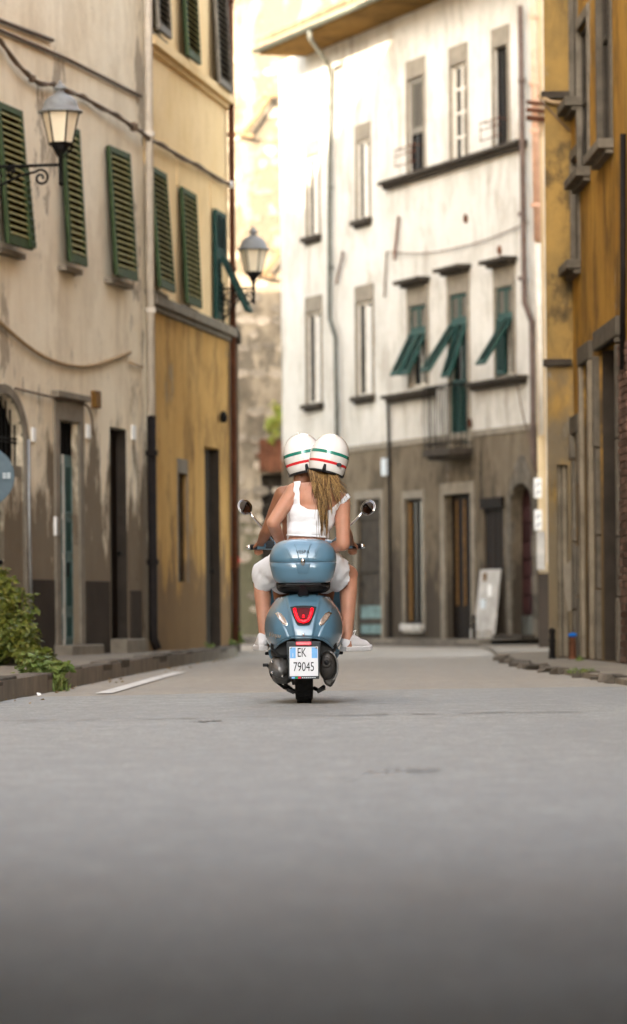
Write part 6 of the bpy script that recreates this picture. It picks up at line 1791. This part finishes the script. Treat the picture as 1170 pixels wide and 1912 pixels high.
helmet(pa, (0.170, 0.24, 1.538), (R(-6), R(13), R(-6)))
# hair: locks of thin strands falling from under the helmet
rnd = random.Random(21)
locks = []
for k in range(30):
    f = (k % 15 + rnd.uniform(0.1, 0.9)) / 15
    ln = rnd.uniform(0.13, 0.20) + rnd.uniform(0.14, 0.27) * math.exp(-((f - 0.5) / 0.24) ** 2)
    x0 = 0.052 + 0.155 * f
    tip = 0.135 + (f - 0.5) * 0.11 + rnd.uniform(-0.02, 0.02)
    if f > 0.75: tip += rnd.uniform(0.03, 0.08)
    locks.append((x0, ln, tip - x0, rnd.uniform(0.0, 0.03), rnd.uniform(0, 6.28), f))
for mat, n, w_ in (('hair', 520, 0.0019), ('hair_dark', 330, 0.0019), ('hair_blonde', 260, 0.0015)):
    mb = MB()
    for k in range(n):
        x0, ln, drift, dy, ph, f = locks[(k * 7 + (3 if mat == 'hair_blonde' else 0)) % len(locks)]
        if mat == 'hair_blonde' and (k % len(locks)) % 3 == 0: continue
        if f > 0.75 and rnd.random() < 0.5: continue
        sx_ = rnd.gauss(0, 0.009); l2 = ln * rnd.uniform(0.5, 1.1)
        if rnd.random() < 0.06: l2 *= 1.2; drift += rnd.uniform(-0.05, 0.05)
        y0 = 0.150 - dy * 0.5 - 0.012 * rnd.random() + {'hair': 0.0, 'hair_dark': 0.012, 'hair_blonde': -0.010}[mat]  # darker strands lie underneath, also painting the shade between locks
        pts, rs = [], []
        for j in range(8):
            t = j / 7
            pts.append(Vector((x0 + sx_ * (1 - 0.8 * t ** 1.2) + drift * t ** 1.4 + 0.010 * math.sin(ph + t * 5.0) * t, y0 + 0.035 * (1 - t) ** 3 - 0.060 * math.sin(min(1, t * 1.3) * 1.4) - dy * t, 1.452 - 0.16 * (x0 - 0.1) - l2 * t * 0.96)))
            rs.append(w_ * (1.0 - 0.7 * t ** 2) * rnd.uniform(0.7, 1.3))
        mb.tube(pts, rs, 4)
    if mat == 'hair':
        hairo = mb.build('hair', mat, pa, smooth=True, world=False)
        hairo['kind'] = 'stuff'
    else:
        q = mb.build('highlights' if mat == 'hair_blonde' else 'shade_strands', mat, hairo, smooth=True, world=False)

# ------------------------------------------------------------------ driver
dv = thing('person', 'front rider hidden behind the passenger with bare tanned arms reaching to the handlebar', 'person', S0)
T2 = [((0.0, 0.45, 0.865), (0.16, 0.12, 0.10), (0, 0, 0)), ((-0.005, 0.465, 0.97), (0.13, 0.095, 0.10), (0, 0, 0)), ((-0.01, 0.475, 1.08), (0.125, 0.088, 0.12), (0, 0, 0)),
      ((-0.015, 0.49, 1.19), (0.14, 0.095, 0.12), (0, 0, 0)), ((-0.015, 0.50, 1.28), (0.155, 0.085, 0.085), (0, 0, 0))]
sl2, sr2 = Vector((-0.128, 0.50, 1.315)), Vector((0.15, 0.50, 1.31))
el2, er2 = Vector((-0.226, 0.60, 1.09)), Vector((0.27, 0.60, 1.07))
wl2, wr2 = Vector((-0.272, 0.755, 1.015)), Vector((0.30, 0.755, 1.012))
hc2 = Vector((0.0, 0.53, 1.535))
h2s, h2e = head(hc2)
hl2, hr2 = Vector((-0.09, 0.47, 0.865)), Vector((0.09, 0.47, 0.865))
kl2, kr2 = Vector((-0.15, 0.86, 0.74)), Vector((0.15, 0.86, 0.74))
al2, ar2 = Vector((-0.12, 0.74, 0.42)), Vector((0.12, 0.74, 0.42))
segs = [((-0.01, 0.50, 1.32), 0.062, (0.0, 0.515, 1.46), 0.053), ((-0.01, 0.50, 1.34), 0.05, sl2, 0.05), ((-0.01, 0.50, 1.34), 0.05, sr2, 0.05),
        (sl2, 0.052, (sl2 + el2) / 2, 0.046), ((sl2 + el2) / 2, 0.046, el2, 0.040), (el2, 0.040, el2.lerp(wl2, 0.4), 0.038), (el2.lerp(wl2, 0.4), 0.038, wl2, 0.026),
        (sr2, 0.052, (sr2 + er2) / 2, 0.046), ((sr2 + er2) / 2, 0.046, er2, 0.040), (er2, 0.040, er2.lerp(wr2, 0.4), 0.038), (er2.lerp(wr2, 0.4), 0.038, wr2, 0.026),
        (hl2, 0.09, kl2, 0.06), (hr2, 0.09, kr2, 0.06), (kl2, 0.058, al2, 0.036), (kr2, 0.058, ar2, 0.036)]
segs += hand(wl2, (-0.10, 0.55, -0.22), (0, 0.3, 1.0), 0.85, 1.0, 1) + hand(wr2, (0.10, 0.55, -0.22), (0, 0.3, 1.0), 0.85, 1.0, -1)
organic('body', segs + h2s, T2 + h2e, 0.0075, 'skin_dark', dv, 6)
eyes(dv, hc2)
organic('shirt', [((-0.01, 0.50, 1.33), 0.05, sl2 + Vector((0.06, 0, 0)), 0.045), ((-0.01, 0.50, 1.33), 0.05, sr2 - Vector((0.06, 0, 0)), 0.045)], T2[1:], 0.0085, 'white_cloth', dv, 5, lambda q: -0.10 < q.x < 0.12 and 0.93 < q.z < 1.36, 0.004, 0.012)
organic('shorts', [(hl2, 0.10, hl2.lerp(kl2, 0.75), 0.078), (hr2, 0.10, hr2.lerp(kr2, 0.75), 0.078)], T2[:2], 0.009, 'white_cloth', dv, 6, lambda q: q.z < 0.99, 0.004, 0.012)
shoe(dv, (-0.13, 0.69, 0.328), (-0.05, 1, 0), 0.95)
shoe(dv, (0.13, 0.69, 0.328), (0.05, 1, 0), 0.95)
helmet(dv, (0.003, 0.52, 1.555), (R(-4), R(-11), R(4)))
